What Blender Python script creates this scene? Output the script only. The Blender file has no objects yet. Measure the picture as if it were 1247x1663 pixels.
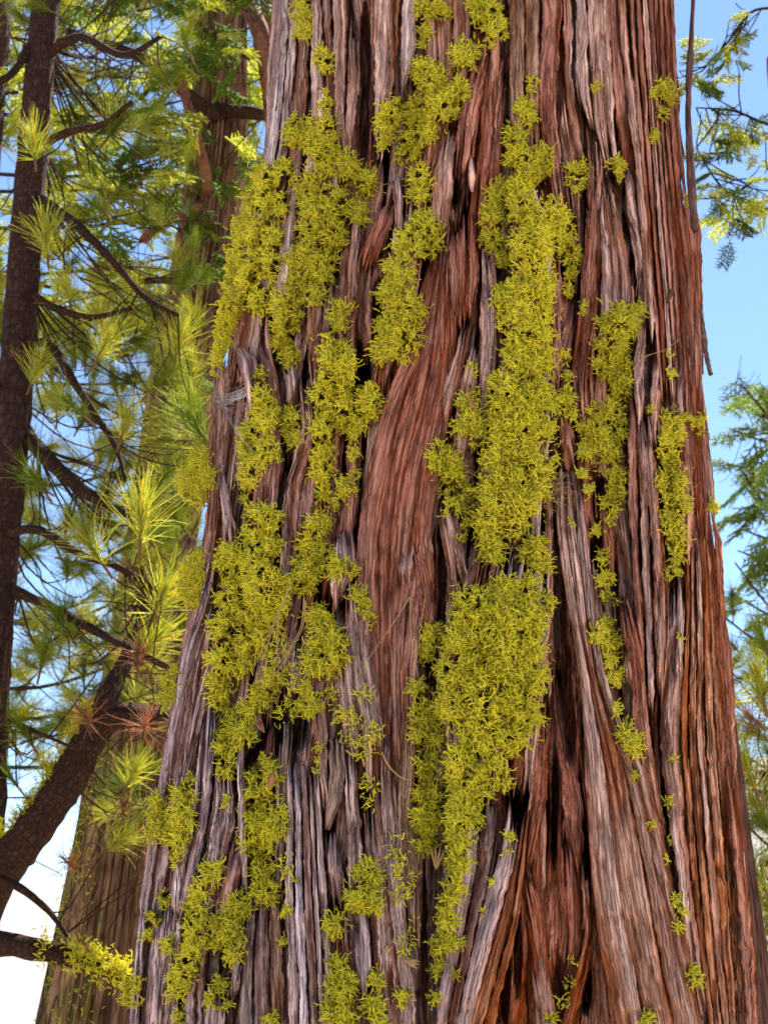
import bpy, math, random
import numpy as np
from math import radians, sin, cos, pi

rng = np.random.default_rng(7)
random.seed(7)
scene = bpy.context.scene
col = scene.collection

# ------------------------------------------------------------------ camera, sky, sun, exposure
PITCH = radians(19.6); FPX = 2283.0; CX, CY = 623.5, 831.5; CAMZ = 1.6
cam_d = bpy.data.cameras.new('camera'); cam = bpy.data.objects.new('camera', cam_d); col.objects.link(cam)
cam.location = (0, 0, CAMZ); cam.rotation_euler = (pi/2 + PITCH, 0, 0)
cam_d.sensor_fit = 'VERTICAL'; cam_d.sensor_height = 24.0
cam_d.lens = 12.0 * FPX / CY
cam_d.clip_start = 0.05; cam_d.clip_end = 5000
cam_d.dof.use_dof = True; cam_d.dof.focus_distance = 2.2; cam_d.dof.aperture_fstop = 8.0
scene.camera = cam

SUN_AZ = Vx, Vy = 0.42, 0.90            # horizontal direction towards the sun (behind the tree, a little right)
SUN_EL = radians(60)
world = bpy.data.worlds.new('World'); scene.world = world; world.use_nodes = True
wn = world.node_tree; bgn = wn.nodes['Background']
sky = wn.nodes.new('ShaderNodeTexSky'); sky.sky_type = 'NISHITA'; sky.sun_disc = False
sky.sun_elevation = SUN_EL; sky.sun_rotation = math.atan2(Vx, Vy)
sky.altitude = 2000; sky.air_density = 1.0; sky.dust_density = 0.05; sky.ozone_density = 3.0
wn.links.new(sky.outputs[0], bgn.inputs[0]); bgn.inputs[1].default_value = 0.056
sl = bpy.data.lights.new('sun', 'SUN'); sl.energy = 5.0; sl.angle = radians(0.5); sl.color = (1.0, 0.94, 0.84)
so = bpy.data.objects.new('sun', sl); col.objects.link(so)
hl = math.hypot(Vx, Vy)
from mathutils import Vector
so.rotation_euler = Vector((Vx/hl*cos(SUN_EL), Vy/hl*cos(SUN_EL), sin(SUN_EL))).to_track_quat('Z', 'Y').to_euler()
so.location = (3, 9, 12)
scene.view_settings.view_transform = 'Standard'; scene.view_settings.look = 'None'
scene.view_settings.exposure = 2.42; scene.view_settings.gamma = 1.0
scene.render.engine = 'CYCLES'
scene.cycles.max_bounces = 6; scene.cycles.diffuse_bounces = 4; scene.cycles.transmission_bounces = 3
scene.cycles.transparent_max_bounces = 4

# ------------------------------------------------------------------ helpers
def noise(x, y, seed=0):
    x = np.asarray(x, float); y = np.asarray(y, float)
    ix = np.floor(x); iy = np.floor(y); fx = x - ix; fy = y - iy
    fx = fx*fx*(3-2*fx); fy = fy*fy*(3-2*fy)
    def h(a, b):
        v = np.sin(a*127.1 + b*311.7 + seed*74.7) * 43758.5453
        return v - np.floor(v)
    return ((h(ix, iy)*(1-fx) + h(ix+1, iy)*fx)*(1-fy) + (h(ix, iy+1)*(1-fx) + h(ix+1, iy+1)*fx)*fy)*2 - 1
def fbm(x, y, seed=0, o=3):
    s = 0; a = 1
    for k in range(o):
        s = s + a*noise(x*2**k, y*2**k, seed+k*13); a *= .5
    return s
def mesh_np(name, verts, quads=None, tris=None, colors=None, uvs=None, smooth=True):
    verts = np.asarray(verts, np.float32).reshape(-1, 3)
    q = np.zeros((0, 4), np.int32) if quads is None else np.asarray(quads, np.int32).reshape(-1, 4)
    t = np.zeros((0, 3), np.int32) if tris is None else np.asarray(tris, np.int32).reshape(-1, 3)
    me = bpy.data.meshes.new(name)
    me.vertices.add(len(verts)); me.vertices.foreach_set('co', verts.ravel())
    nl = q.size + t.size
    me.loops.add(nl); li = np.concatenate([q.ravel(), t.ravel()]).astype(np.int32)
    me.loops.foreach_set('vertex_index', li)
    me.polygons.add(len(q)+len(t))
    ls = np.concatenate([np.arange(len(q))*4, len(q)*4 + np.arange(len(t))*3]).astype(np.int32)
    me.polygons.foreach_set('loop_start', ls)
    if smooth: me.polygons.foreach_set('use_smooth', np.ones(len(q)+len(t), bool))
    if colors is not None:
        a = me.color_attributes.new('tint', 'FLOAT_COLOR', 'POINT')
        c = np.ones((len(verts), 4), np.float32); c[:, :3] = colors
        a.data.foreach_set('color', c.ravel())
    if uvs is not None:
        u = me.uv_layers.new(name='uv'); u.data.foreach_set('uv', np.asarray(uvs, np.float32)[li].ravel())
    me.update(calc_edges=True)
    return me
def obj(name, me, mat=None, parent=None):
    o = bpy.data.objects.new(name, me); col.objects.link(o)
    if mat and me is not None and not me.materials: me.materials.append(mat)
    if parent: o.parent = parent
    return o
def tag(o, label=None, cat=None, group=None, kind=None):
    if label: o['label'] = label
    if cat: o['category'] = cat
    if group: o['group'] = group
    if kind: o['kind'] = kind
    return o
def empty(name, loc=(0, 0, 0)):
    o = bpy.data.objects.new(name, None); col.objects.link(o); o.location = loc; o.empty_display_size = .1; return o
def child(name, me, mat, par):
    """mesh given in world coordinates under a parent that stands at par.location"""
    o = obj(name, me, mat, par); o.location = (-par.location[0], -par.location[1], -par.location[2]); return o
def grid_quads(nr, nc, wrap=False):
    r = np.arange(nr-1)[:, None]*nc; c = np.arange(nc if wrap else nc-1)[None]
    a = r + c; b = r + (c+1) % nc
    return np.stack([a, b, b+nc, a+nc], -1).reshape(-1, 4)
def ray(px, py):
    px = np.asarray(px, float); py = np.asarray(py, float)
    u = (px-CX)/FPX; v = (CY-py)/FPX
    return u, cos(PITCH) - v*sin(PITCH), sin(PITCH) + v*cos(PITCH)
def P(px, py, Y):
    x, y, z = ray(px, py); return np.stack([x/y*Y, np.broadcast_to(np.asarray(Y, float), np.shape(x)), CAMZ + z/y*Y], -1)
def frames(pts):
    pts = np.asarray(pts, float); d = np.gradient(pts, axis=0); d /= np.linalg.norm(d, axis=1, keepdims=True)+1e-9
    ref = np.array([0.31, 0.2, 0.93]); 
    if abs(d[len(d)//2] @ ref) > .9: ref = np.array([1., .1, 0])
    a = np.cross(d, ref); a /= np.linalg.norm(a, axis=1, keepdims=True); b = np.cross(d, a); return d, a, b
def smooth_path(pts, n):
    pts = np.asarray(pts, float); m = len(pts)
    if m < 3: t = np.linspace(0, 1, n)[:, None]; return pts[0]*(1-t)+pts[-1]*t
    s = np.linspace(0, m-1.0001, n); i = s.astype(int); f = (s-i)[:, None]
    g = lambda k: pts[np.clip(k, 0, m-1)]
    p0, p1, p2, p3 = g(i-1), g(i), g(i+1), g(i+2)
    return .5*((2*p1) + (-p0+p2)*f + (2*p0-5*p1+4*p2-p3)*f*f + (-p0+3*p1-3*p2+p3)*f**3)
def tube_data(pts, radii, sides=8, rough=0., seed=0, fr=(6, 9)):
    pts = np.asarray(pts, float); n = len(pts); radii = np.broadcast_to(np.asarray(radii, float), (n,))
    d, a, b = frames(pts)
    th = np.arange(sides)/sides*2*pi
    s = np.concatenate([[0], np.cumsum(np.linalg.norm(np.diff(pts, axis=0), axis=1))])
    R = radii[:, None]*np.ones(sides)
    if rough:
        x = np.cos(th)[None]*fr[0]*.3; y = np.sin(th)[None]*fr[0]*.3
        R = R*(1 + rough*(noise(x + s[:, None]*fr[1], y + 7, seed) + noise(x*3 + s[:, None]*fr[1]*2.7, y*3, seed+3)*.7))
    v = pts[:, None] + R[..., None]*(np.cos(th)[None, :, None]*a[:, None] + np.sin(th)[None, :, None]*b[:, None])
    uv = np.stack([np.broadcast_to(th/(2*pi)*6.28*radii.max(), (n, sides)), np.broadcast_to(s[:, None], (n, sides))], -1)
    return v.reshape(-1, 3), grid_quads(n, sides, True), uv.reshape(-1, 2)
def tube(name, pts, radii, mat, parent, sides=8, rough=0., seed=0, fr=(6, 9), tint=None):
    v, q, uv = tube_data(pts, radii, sides, rough, seed, fr)
    c = None if tint is None else np.tile(np.array(tint), (len(v), 1))
    n = len(v); e = np.array([[n-sides+i, n-sides+(i+1) % sides, n-1] for i in range(1, sides-2)])
    me = mesh_np(name, v, q, e if len(e) else None, c, uv)
    return child(name, me, mat, parent) if parent else obj(name, me, mat)

def tubes3(paths, r0, r1):
    """paths (S,n,3) -> 3-sided tapered tubes"""
    S_, n, _ = paths.shape
    d = np.gradient(paths, axis=1); d /= np.linalg.norm(d, axis=2, keepdims=True)+1e-9
    ref = np.array([.3, -.5, .81]); a = np.cross(d, ref); a /= np.linalg.norm(a, axis=2, keepdims=True)+1e-9; b = np.cross(d, a)
    rad = (r0[:, None]*(1-np.linspace(0, 1, n)) + r1[:, None]*np.linspace(0, 1, n))[..., None]
    v = np.stack([paths + rad*(cos(k)*a + sin(k)*b) for k in (0, 2.094, 4.189)], 2)     # S,n,3,3
    q = []
    for i in range(n-1):
        for k in range(3):
            k2 = (k+1) % 3; q.append([i*3+k, i*3+k2, (i+1)*3+k2, (i+1)*3+k])
    q = np.array(q)[None] + (np.arange(S_)*n*3)[:, None, None]
    return v.reshape(-1, 3), q.reshape(-1, 4)
# ------------------------------------------------------------------ materials
def nodes(name):
    m = bpy.data.materials.new(name); m.use_nodes = True; nt = m.node_tree
    b = nt.nodes['Principled BSDF']; b.inputs['Roughness'].default_value = .9
    b.inputs['Specular IOR Level'].default_value = .04
    return m, nt, b
def N(nt, t, **k):
    n = nt.nodes.new(t)
    for a, v in k.items(): setattr(n, a, v)
    return n
def bark_material(name, use_attr=True, c1=(.2, .1, .07), c2=(.3, .2, .16), fx=170, fy=7, bump=1.0, dist=.006, plates=False):
    m, nt, b = nodes(name); L = nt.links
    uv = N(nt, 'ShaderNodeUVMap'); uv.uv_map = 'uv'
    mp = N(nt, 'ShaderNodeMapping'); mp.inputs['Scale'].default_value = (fx*1.5, fy*2.2, 1); L.new(uv.outputs[0], mp.inputs[0])
    n1 = N(nt, 'ShaderNodeTexNoise'); n1.inputs['Scale'].default_value = 1; n1.inputs['Detail'].default_value = 6; n1.inputs['Roughness'].default_value = .7
    L.new(mp.outputs[0], n1.inputs['Vector'])
    mp2 = N(nt, 'ShaderNodeMapping'); mp2.inputs['Scale'].default_value = (fx*.22, fy*.55, 1); L.new(uv.outputs[0], mp2.inputs[0])
    n2 = N(nt, 'ShaderNodeTexNoise'); n2.inputs['Scale'].default_value = 1; n2.inputs['Detail'].default_value = 4; n2.inputs['Distortion'].default_value = .4
    L.new(mp2.outputs[0], n2.inputs['Vector'])
    if plates:
        n2 = N(nt, 'ShaderNodeTexVoronoi', feature='DISTANCE_TO_EDGE'); n2.inputs['Scale'].default_value = 1
        L.new(mp2.outputs[0], n2.inputs['Vector'])
    if use_attr:
        at = N(nt, 'ShaderNodeAttribute'); at.attribute_name = 'tint'; base = at.outputs['Color']
    else:
        mx = N(nt, 'ShaderNodeMix', data_type='RGBA'); mx.inputs[6].default_value = (*c1, 1); mx.inputs[7].default_value = (*c2, 1)
        L.new(n2.outputs[0], mx.inputs[0]); base = mx.outputs[2]
    rp = N(nt, 'ShaderNodeMapRange'); rp.inputs[1].default_value = .3; rp.inputs[2].default_value = .72; rp.inputs[3].default_value = .55; rp.inputs[4].default_value = 1.4
    L.new(n1.outputs[0], rp.inputs[0])
    # thin fibre seams: where a stretched noise crosses its middle
    mp3 = N(nt, 'ShaderNodeMapping'); mp3.inputs['Scale'].default_value = (fx*1.25, fy*1.3, 1); mp3.inputs['Location'].default_value = (3.1, 7.7, 0); L.new(uv.outputs[0], mp3.inputs[0])
    n3 = N(nt, 'ShaderNodeTexNoise'); n3.inputs['Scale'].default_value = 1; n3.inputs['Detail'].default_value = 1.5; n3.inputs['Roughness'].default_value = .6; n3.inputs['Distortion'].default_value = .05
    L.new(mp3.outputs[0], n3.inputs['Vector'])
    sb_ = N(nt, 'ShaderNodeMath', operation='SUBTRACT'); sb_.inputs[1].default_value = .5; L.new(n3.outputs[0], sb_.inputs[0])
    ab_ = N(nt, 'ShaderNodeMath', operation='ABSOLUTE'); L.new(sb_.outputs[0], ab_.inputs[0])
    r3 = N(nt, 'ShaderNodeMapRange'); r3.inputs[1].default_value = .0; r3.inputs[2].default_value = .07; r3.inputs[3].default_value = .5; r3.inputs[4].default_value = 1.1; L.new(ab_.outputs[0], r3.inputs[0])
    m3 = N(nt, 'ShaderNodeMath', operation='MULTIPLY'); L.new(rp.outputs[0], m3.inputs[0]); L.new(r3.outputs[0], m3.inputs[1])
    mul = N(nt, 'ShaderNodeMix', data_type='RGBA', blend_type='MULTIPLY'); mul.inputs[0].default_value = 1
    L.new(base, mul.inputs[6]); L.new(m3.outputs[0], mul.inputs[7]); L.new(mul.outputs[2], b.inputs['Base Color'])
    ad = N(nt, 'ShaderNodeMath', operation='MULTIPLY_ADD'); ad.inputs[1].default_value = .8
    L.new(r3.outputs[0], ad.inputs[0]); L.new(n1.outputs[0], ad.inputs[2])
    bp = N(nt, 'ShaderNodeBump'); bp.inputs['Strength'].default_value = bump; bp.inputs['Distance'].default_value = dist
    L.new(ad.outputs[0], bp.inputs['Height']); L.new(bp.outputs[0], b.inputs['Normal'])
    return m
M = {}
M['bark'] = bark_material('shaggy_bark')
M['core'] = bark_material('inner_bark', False, (.10, .045, .033), (.17, .08, .06))
M['bark_far'] = bark_material('cedar_bark', False, (.10, .05, .035), (.46, .26, .15), 90, 3.5, 1, .02)
M['bark_mossy'] = bark_material('mossy_cedar_bark', True, fx=90, fy=4, dist=.02)
M['bark_pine'] = bark_material('pine_bark', False, (.05, .026, .022), (.20, .10, .075), 90, 40, 1, .008, True)
M['bark_limb'] = bark_material('limb_bark', False, (.05, .028, .02), (.26, .12, .068), 220, 90, 1, .008, True)
M['bark_red'] = bark_material('red_bark', False, (.13, .05, .03), (.3, .14, .09), 150, 25, 1, .004)
def leaf_material(name, trans=.35, vary=.25, rough=.5):
    m, nt, b = nodes(name); L = nt.links
    at = N(nt, 'ShaderNodeAttribute'); at.attribute_name = 'tint'
    oi = N(nt, 'ShaderNodeObjectInfo'); hs = N(nt, 'ShaderNodeHueSaturation')
    mr = N(nt, 'ShaderNodeMapRange'); mr.inputs[3].default_value = 1-vary; mr.inputs[4].default_value = 1+vary
    L.new(oi.outputs['Random'], mr.inputs[0]); L.new(mr.outputs[0], hs.inputs['Value']); L.new(at.outputs[0], hs.inputs['Color'])
    L.new(hs.outputs[0], b.inputs['Base Color']); b.inputs['Roughness'].default_value = rough; b.inputs['Specular IOR Level'].default_value = .08
    if trans:
        tr = N(nt, 'ShaderNodeBsdfTranslucent'); L.new(hs.outputs[0], tr.inputs[0])
        mx = N(nt, 'ShaderNodeMixShader'); mx.inputs[0].default_value = trans
        L.new(b.outputs[0], mx.inputs[1]); L.new(tr.outputs[0], mx.inputs[2]); L.new(mx.outputs[0], nt.nodes['Material Output'].inputs[0])
    return m
M['lichen'] = leaf_material('lichen', .15, .13, .8)
M['needle'] = leaf_material('pine_needle', .5, .3, .7)
M['spray'] = leaf_material('cedar_leaf', .5, .35, .75)
def plain(name, c, sc=6, dark=.6, rough=.95):
    m, nt, b = nodes(name); L = nt.links
    tc = N(nt, 'ShaderNodeTexCoord'); n = N(nt, 'ShaderNodeTexNoise'); n.inputs['Scale'].default_value = sc; n.inputs['Detail'].default_value = 6
    L.new(tc.outputs['Object'], n.inputs['Vector'])
    mx = N(nt, 'ShaderNodeMix', data_type='RGBA'); mx.inputs[6].default_value = (*[v*dark for v in c], 1); mx.inputs[7].default_value = (*c, 1)
    L.new(n.outputs[0], mx.inputs[0]); L.new(mx.outputs[2], b.inputs['Base Color']); b.inputs['Roughness'].default_value = rough
    bp = N(nt, 'ShaderNodeBump'); bp.inputs['Strength'].default_value = .5; L.new(n.outputs[0], bp.inputs['Height']); L.new(bp.outputs[0], b.inputs['Normal'])
    return m
M['ground'] = plain('granite_sand', (.33, .285, .22), 3, .85)
M['granite'] = plain('pale_granite', (.24, .235, .23), .03, .6)
M['wood'] = plain('weathered_wood', (.42, .37, .36), 60, .6)
M['straw'] = plain('dry_straw', (.40, .25, .12), 40, .8)
M['web'] = plain('cobweb_silk', (.7, .7, .75), 40, .9)

# ------------------------------------------------------------------ ground and far granite ridge
gx = np.concatenate([-np.geomspace(3000, 3, 28), np.linspace(-2.4, 2.4, 9), np.geomspace(3, 3000, 28)])
GX, GY = np.meshgrid(gx, gx)
r_ = np.hypot(GX, GY)
GZ = np.where(r_ > 3, .10*fbm(GX*.15, GY*.15, 5)*np.clip((r_-3)/8, 0, 1), 0)
g = obj('ground', mesh_np('ground', np.stack([GX, GY, GZ], -1), grid_quads(len(gx), len(gx))), M['ground']); g['kind'] = 'structure'
az = np.linspace(-1.15, 1.15, 160); rr = np.linspace(0, 1, 26)
AZ, RR = np.meshgrid(az, rr)
dist = 260 + RR*260
top = 30 + 14*fbm(AZ*3+.3, AZ*0, 11, 4) + 17*np.clip(AZ/.3, -.4, 1.1)
HZ = top*np.sin(RR*pi*.5)**.8*1.35 + 3*fbm(AZ*40, RR*14, 21, 3)*np.sin(RR*pi) - 2*(RR == 0)
rg = obj('granite_ridge', mesh_np('granite_ridge', np.stack([np.sin(AZ)*dist, np.cos(AZ)*dist, HZ], -1), grid_quads(26, 160)), M['granite']); rg['kind'] = 'structure'

# ------------------------------------------------------------------ the big trunk: base surface
TD = 2.572
def trunk_R(z):
    z = np.asarray(z, float)
    c = np.polyfit([0, 1.6, 2.5, 3.71], [.78, .557, .480, .436], 3)
    zc = np.clip(z, -.3, 3.71); R = np.polyval(c, zc)
    return R - .022*np.clip(z-3.71, 0, 99) - .014
def trunk_C(z):
    return .102 + .0435*(np.asarray(z, float)-1.6)
def on_trunk(px, py, h, lim=.945):
    """point on the trunk seen at a pixel, h metres above its base surface, and the outward normal there"""
    h = np.asarray(h, float)
    x, y, zz = ray(px, py); hn = np.hypot(x, y); dx, dy = x/hn, y/hn; sl_ = zz/hn
    z = CAMZ + 2.1*sl_ + 0*h
    for _ in range(12):
        R = trunk_R(z) + h; cx = trunk_C(z); b = cx*dx + TD*dy; o = TD*dx - cx*dy      # signed offset of the ray from the axis
        oc = np.clip(o, -lim*R, lim*R)
        z = CAMZ + (b - np.sqrt(np.maximum(R*R-oc*oc, 0)))*sl_
    k = oc/R; q = np.sqrt(1-k*k); nx = -q*dx + k*dy; ny = -q*dy - k*dx; out = o - oc
    p = np.stack([trunk_C(z) + nx*R + out*dy, TD + ny*R - out*dx, z], -1)
    return p, np.stack(np.broadcast_arrays(nx, ny, 0*nx), -1)

tree = empty('cedar_tree', (.03, TD, 0))
tag(tree, 'massive cedar trunk with deeply furrowed red-grey shaggy bark, draped in yellow-green lichen', 'tree')
# inner trunk: full round, ridged bark on the far side, hollowed a little behind the strips that face the camera
nth, nz = 460, 240
th = np.linspace(0, 2*pi, nth, endpoint=False); zc = np.concatenate([np.linspace(-.2, 1.3, 40), np.linspace(1.31, 4.3, 150), np.linspace(4.33, 9, 50)])
TH, ZC = np.meshgrid(th, zc)
lob = .03*np.cos(TH*5+.6*ZC)+.02*np.cos(TH*9-.4*ZC+1)
fur = fbm(np.cos(TH)*7+ZC*.15, np.sin(TH)*7+ZC*.35, 3, 2); fine = noise(np.cos(TH)*40+np.sin(TH)*30, ZC*1.3+np.sin(TH)*37, 9)
face = np.clip((-np.sin(TH)-.30)/.3, 0, 1)*np.clip((ZC-1.15)/.2, 0, 1)*np.clip((4.35-ZC)/.2, 0, 1)
hh = (1-face)*(lob*np.clip(1.6-ZC, .2, 1.4) + .022*np.abs(fur)**.6*2-.02) + .006*fine - .13*face - .024*np.clip((-np.sin(TH)+.5)/.3, 0, 1)*np.clip((ZC-1.15)/.2, 0, 1)*np.clip((4.35-ZC)/.2, 0, 1) - .012*face*np.abs(fur)
R = trunk_R(ZC)+hh
cv = np.stack([trunk_C(ZC)+np.cos(TH)*R, TD+np.sin(TH)*R, ZC], -1)
child('trunk', mesh_np('trunk', cv, grid_quads(nz, nth, True), uvs=np.stack([TH*.5, ZC], -1).reshape(-1, 2)), M['core'], tree)

# ------------------------------------------------------------------ bark strips
HM = np.full((1663//3+40, 1247//3+40), -.045)           # outer height of the bark per 3 px cell
def hm_put(px, py, h):
    i = np.clip(((py+30)/3).astype(int), 0, HM.shape[0]-1); j = np.clip(((px+30)/3).astype(int), 0, HM.shape[1]-1)
    np.maximum.at(HM, (i, j), h)
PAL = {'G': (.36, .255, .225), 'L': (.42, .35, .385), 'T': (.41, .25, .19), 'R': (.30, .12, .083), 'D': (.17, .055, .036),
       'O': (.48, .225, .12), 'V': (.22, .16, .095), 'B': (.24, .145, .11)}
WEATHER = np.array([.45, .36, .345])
seedc = [0]
CLEFTS = [(708,1420,15,70),(703,1520,20,80),(698,1640,28,100),(907,900,10,70),(908,1000,12,90),(915,1110,16,80),(925,1190,12,50),(388,625,11,45),(384,720,13,60),(380,800,10,40),(351,960,7,45),
  (336,1020,7,50),(821,60,7,80),(819,170,8,60),(718,930,8,60),(716,1000,8,30),(594,90,10,90),(592,200,9,80),(765,900,9,60),(478,1180,30,40),(490,1150,22,30),(698,1090,9,30),(582,600,11,50),(843,1320,8,40),
  (901,1270,7,60),(899,1350,6,60),(955,1410,6,50),(840,1540,8,80),(908,1600,9,50),(950,1600,12,50),(990,30,8,45),(1000,150,5,60),(1033,440,6,60),(1016,330,6,60),(1033,700,7,60),(1032,830,6,80),(1045,900,5,80),
  (1073,1150,7,80),(1080,1260,7,80),(975,800,12,30),(970,880,8,40),(740,320,14,24),(640,420,8,60),(615,520,12,70),(815,430,12,40),(500,640,12,50),(508,760,8,70),(300,1180,5,70),(560,985,10,12),(1130,1560,5,90),(820,1600,10,70)]
CLEFTS = np.array(CLEFTS, float)
def cleft(x, y):
    d = np.zeros(np.shape(x))
    for cx_, cy_, rx_, ry_ in CLEFTS: d = np.maximum(d, np.clip(1.5*(1-((x-cx_)/rx_)**2-((y-cy_)/ry_)**2), 0, 1))
    return d
HUE = np.array([(450,150,.37,.29,.29),(400,700,.36,.26,.235),(340,1250,.40,.33,.37),(300,1600,.36,.29,.30),(490,1450,.38,.30,.32),(640,750,.30,.125,.085),(620,1250,.25,.15,.115),(700,130,.37,.25,.215),(770,250,.29,.13,.10),
  (900,100,.30,.145,.12),(960,350,.32,.19,.165),(1080,350,.28,.13,.10),(920,720,.27,.15,.12),(930,1000,.30,.17,.13),(830,800,.36,.26,.22),(760,1450,.38,.31,.33),(870,1500,.42,.15,.07),(800,1620,.46,.19,.09),(900,1300,.32,.11,.06),(960,1150,.28,.13,.09),  # cleft anchors: orange inner bark, with warm inter-reflected glow put into the colour
  (1030,1450,.38,.225,.165),(1060,900,.30,.16,.125),(1150,1150,.40,.215,.14),(1180,1550,.38,.205,.145),(1130,700,.27,.125,.095)])
def hue_field(x, y):
    w = 1/(((x[..., None]-HUE[:, 0])/1.0)**2+((y[..., None]-HUE[:, 1])/2.2)**2+900)**1.5
    return (w[..., None]*HUE[:, 2:]).sum(-2)/w.sum(-1)[..., None]
def ridged(x, y, seed): return 1-2*np.abs(noise(x, y, seed))
def strip(code, lift, rows, name='bark_strip', bulge=.009, fray=1.0, endtaper=True, wall=.045, res=1.35, jag=1.0, rough=1.0):
    """rows of (y, x_left, x_right) in photo pixels -> one strip of bark lying on the trunk, its ends torn into splinters"""
    seedc[0] += 1; sd = seedc[0]
    rows = np.array(rows, float); rows = rows[np.argsort(rows[:, 0])]
    y0, y1 = rows[0, 0], rows[-1, 0]
    pr = smooth_path(rows, 40*len(rows)); o = np.argsort(pr[:, 0]); pr = pr[o]
    wmean = np.maximum(pr[:, 2]-pr[:, 1], 2).mean()
    n = max(8, int((y1-y0)/(res*2.6))); nc = int(np.clip(wmean/res, 7, 90))
    t = np.sin(np.linspace(-pi/2, pi/2, nc))*.3 + np.linspace(-1, 1, nc)*.7
    ti = (t+1)*wmean*.5
    J = jag*min(130, 14+3.2*wmean, .3*(y1-y0))
    cut = lambda q: np.clip(.22*(np.abs(t)**1.5) + .75*(.5+.5*noise(ti*.16, ti*0+q, sd)) + .5*noise(ti*.5, ti*0+q, sd+3) - .1, 0, 1.4)
    ya = y0 + J*(cut(1.) if y0 > 5 else 0*t); yb = y1 - J*(cut(5.) if y1 < 1658 else 0*t)
    sg = np.linspace(0, 1, n)[:, None]; Y = ya[None] + (yb-ya)[None]*sg
    XL = np.interp(Y, pr[:, 0], pr[:, 1]); XR = np.interp(Y, pr[:, 0], pr[:, 2]); W = np.maximum(XR-XL, 2)
    am = fray*np.minimum(1, W/16)
    XL = XL + am*(1.4*noise(Y*.02, sd*3.1+0*Y, sd) + 1.5*noise(Y*.075, sd*1.7+0*Y, sd+5) + 1.1*noise(Y*.21, sd*1.2+0*Y, sd+6))
    gp = np.minimum(.6, .035*W)*(lift > -.03)*(wall > .02); XL = XL + gp; XR = XR - gp
    XR = XR + am*(1.4*noise(Y*.02, sd*5.1+0*Y, sd+9) + 1.5*noise(Y*.075, sd*2.7+0*Y, sd+7) + 1.1*noise(Y*.21, sd*2.2+0*Y, sd+8))
    X = (XL+XR)/2 + t[None]*(XR-XL)/2
    um = t[None]*W/2*.00085 + sd*.37; vm = -Y*.00085 + sd*1.13
    uw = um + .0013*noise(vm*5, um*9, sd+40) + .0006*noise(vm*22, um*40, sd+41)          # the grain wanders
    uw = uw + .0006*noise(vm*75, um*210, sd+42) + .0003*noise(vm*190, um*400, sd+43)
    def flakes(fu, fv, q):                                # torn fibre bundles: lanes along the grain broken at uneven lengths
        lane = np.floor(uw*fu + .35*noise(vm*fv*.8, uw*fu*.5, sd+q)); h1 = lambda a, b: (lambda v: v-np.floor(v))(np.sin(a*12.9898+b*78.233+(sd+q)*3.7)*43758.5453)
        ph = vm*fv + h1(lane, 0.)*9; cellv = np.floor(ph); f = ph-cellv
        return (h1(lane, cellv)-.5)*np.clip(np.minimum(f, 1-f)*9, 0, 1) + .35*(.5-f)*(h1(lane, cellv+.5) > .45)
    k1, k2 = flakes(62, 7.5, 1), flakes(150, 17, 2)
    prof = (1-np.abs(t)**4.5)[None]**.8
    big = fbm(uw*30, vm*2.2, sd, 2); r1 = ridged(uw*58, vm*2.6, sd+2); r2 = ridged(uw*140, vm*4.2, sd+4); fin = ridged(uw*265, vm*8, sd+5)
    gate = np.clip(noise(uw*22, vm*3, sd+11)*2+.35, 0, 1)
    crack = (np.clip(np.abs(noise(uw*44, vm*2.0, sd+6))*5, 0, 1)-1)*gate
    br = (np.clip(np.abs(noise(uw*55+vm*6, vm*16, sd+8))*5, 0, 1)-1)*np.clip(noise(uw*40, vm*9, sd+12)*2, 0, 1)
    sc = min(1., wmean/22)
    Hh = lift + bulge*.7*min(1.3, max(.5, wmean/26))*prof + rough*(.0025*big + .0022*sc*r1 + .0030*r2 + .0020*fin + .017*sc*crack + .006*br + .0100*sc*k1 + .0062*k2)
    Hh = Hh + .003*noise(Y*.009, sd*.7+0*Y, sd+15)
    endk = np.clip(np.minimum(sg*(yb-ya) if y0 > 5 else 99, (1-sg)*(yb-ya) if y1 < 1658 else 99)/38, 0, 1)
    Hh = Hh - (1-endk)**1.5*.024
    if lift < -.011: Hh = Hh - .095*cleft(X, Y)
    # torn side walls
    fw = np.array([.3, .65, 1.]); wl = []
    for sgn, c0 in ((-1, 0), (1, -1)):
        nz_ = np.stack([noise(vm[:, c0]*14, 0*vm[:, c0]+f*7+sgn, sd+60) + .6*noise(vm[:, c0]*45, 0*vm[:, c0]+f*5, sd+61) for f in fw], 1)
        wl.append((X[:, c0][:, None] + sgn*(fw*1.2-.4) + .9*nz_*np.array([1, 1, .3]), np.repeat(Y[:, c0][:, None], 3, 1), Hh[:, c0][:, None] - wall*fw + .004*nz_,
                   uw[:, c0][:, None] + sgn*wall*fw, np.repeat(vm[:, c0][:, None], 3, 1)))
    cat = lambda A, i: np.concatenate([wl[0][i][:, ::-1], A, wl[1][i]], 1)
    X, Y, Hh, uw, vm = cat(X, 0), cat(Y, 1), cat(Hh, 2), cat(uw, 3), cat(vm, 4)
    ext = lambda A: np.concatenate([np.repeat(A[:, :1], 3, 1), A, np.repeat(A[:, -1:], 3, 1)], 1)
    big, r1, r2, crack, k1, k2 = map(ext, (big, r1, r2, crack, k1, k2)); nc += 6
    if y0 > 5: Hh[0] = lift-wall
    if y1 < 1658: Hh[-1] = lift-wall
    p, nn = on_trunk(X, Y, Hh)
    hm_put(X.ravel(), Y.ravel(), Hh.ravel())
    base = np.array(PAL[code])*.5 + .5*hue_field(X, Y)
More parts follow.
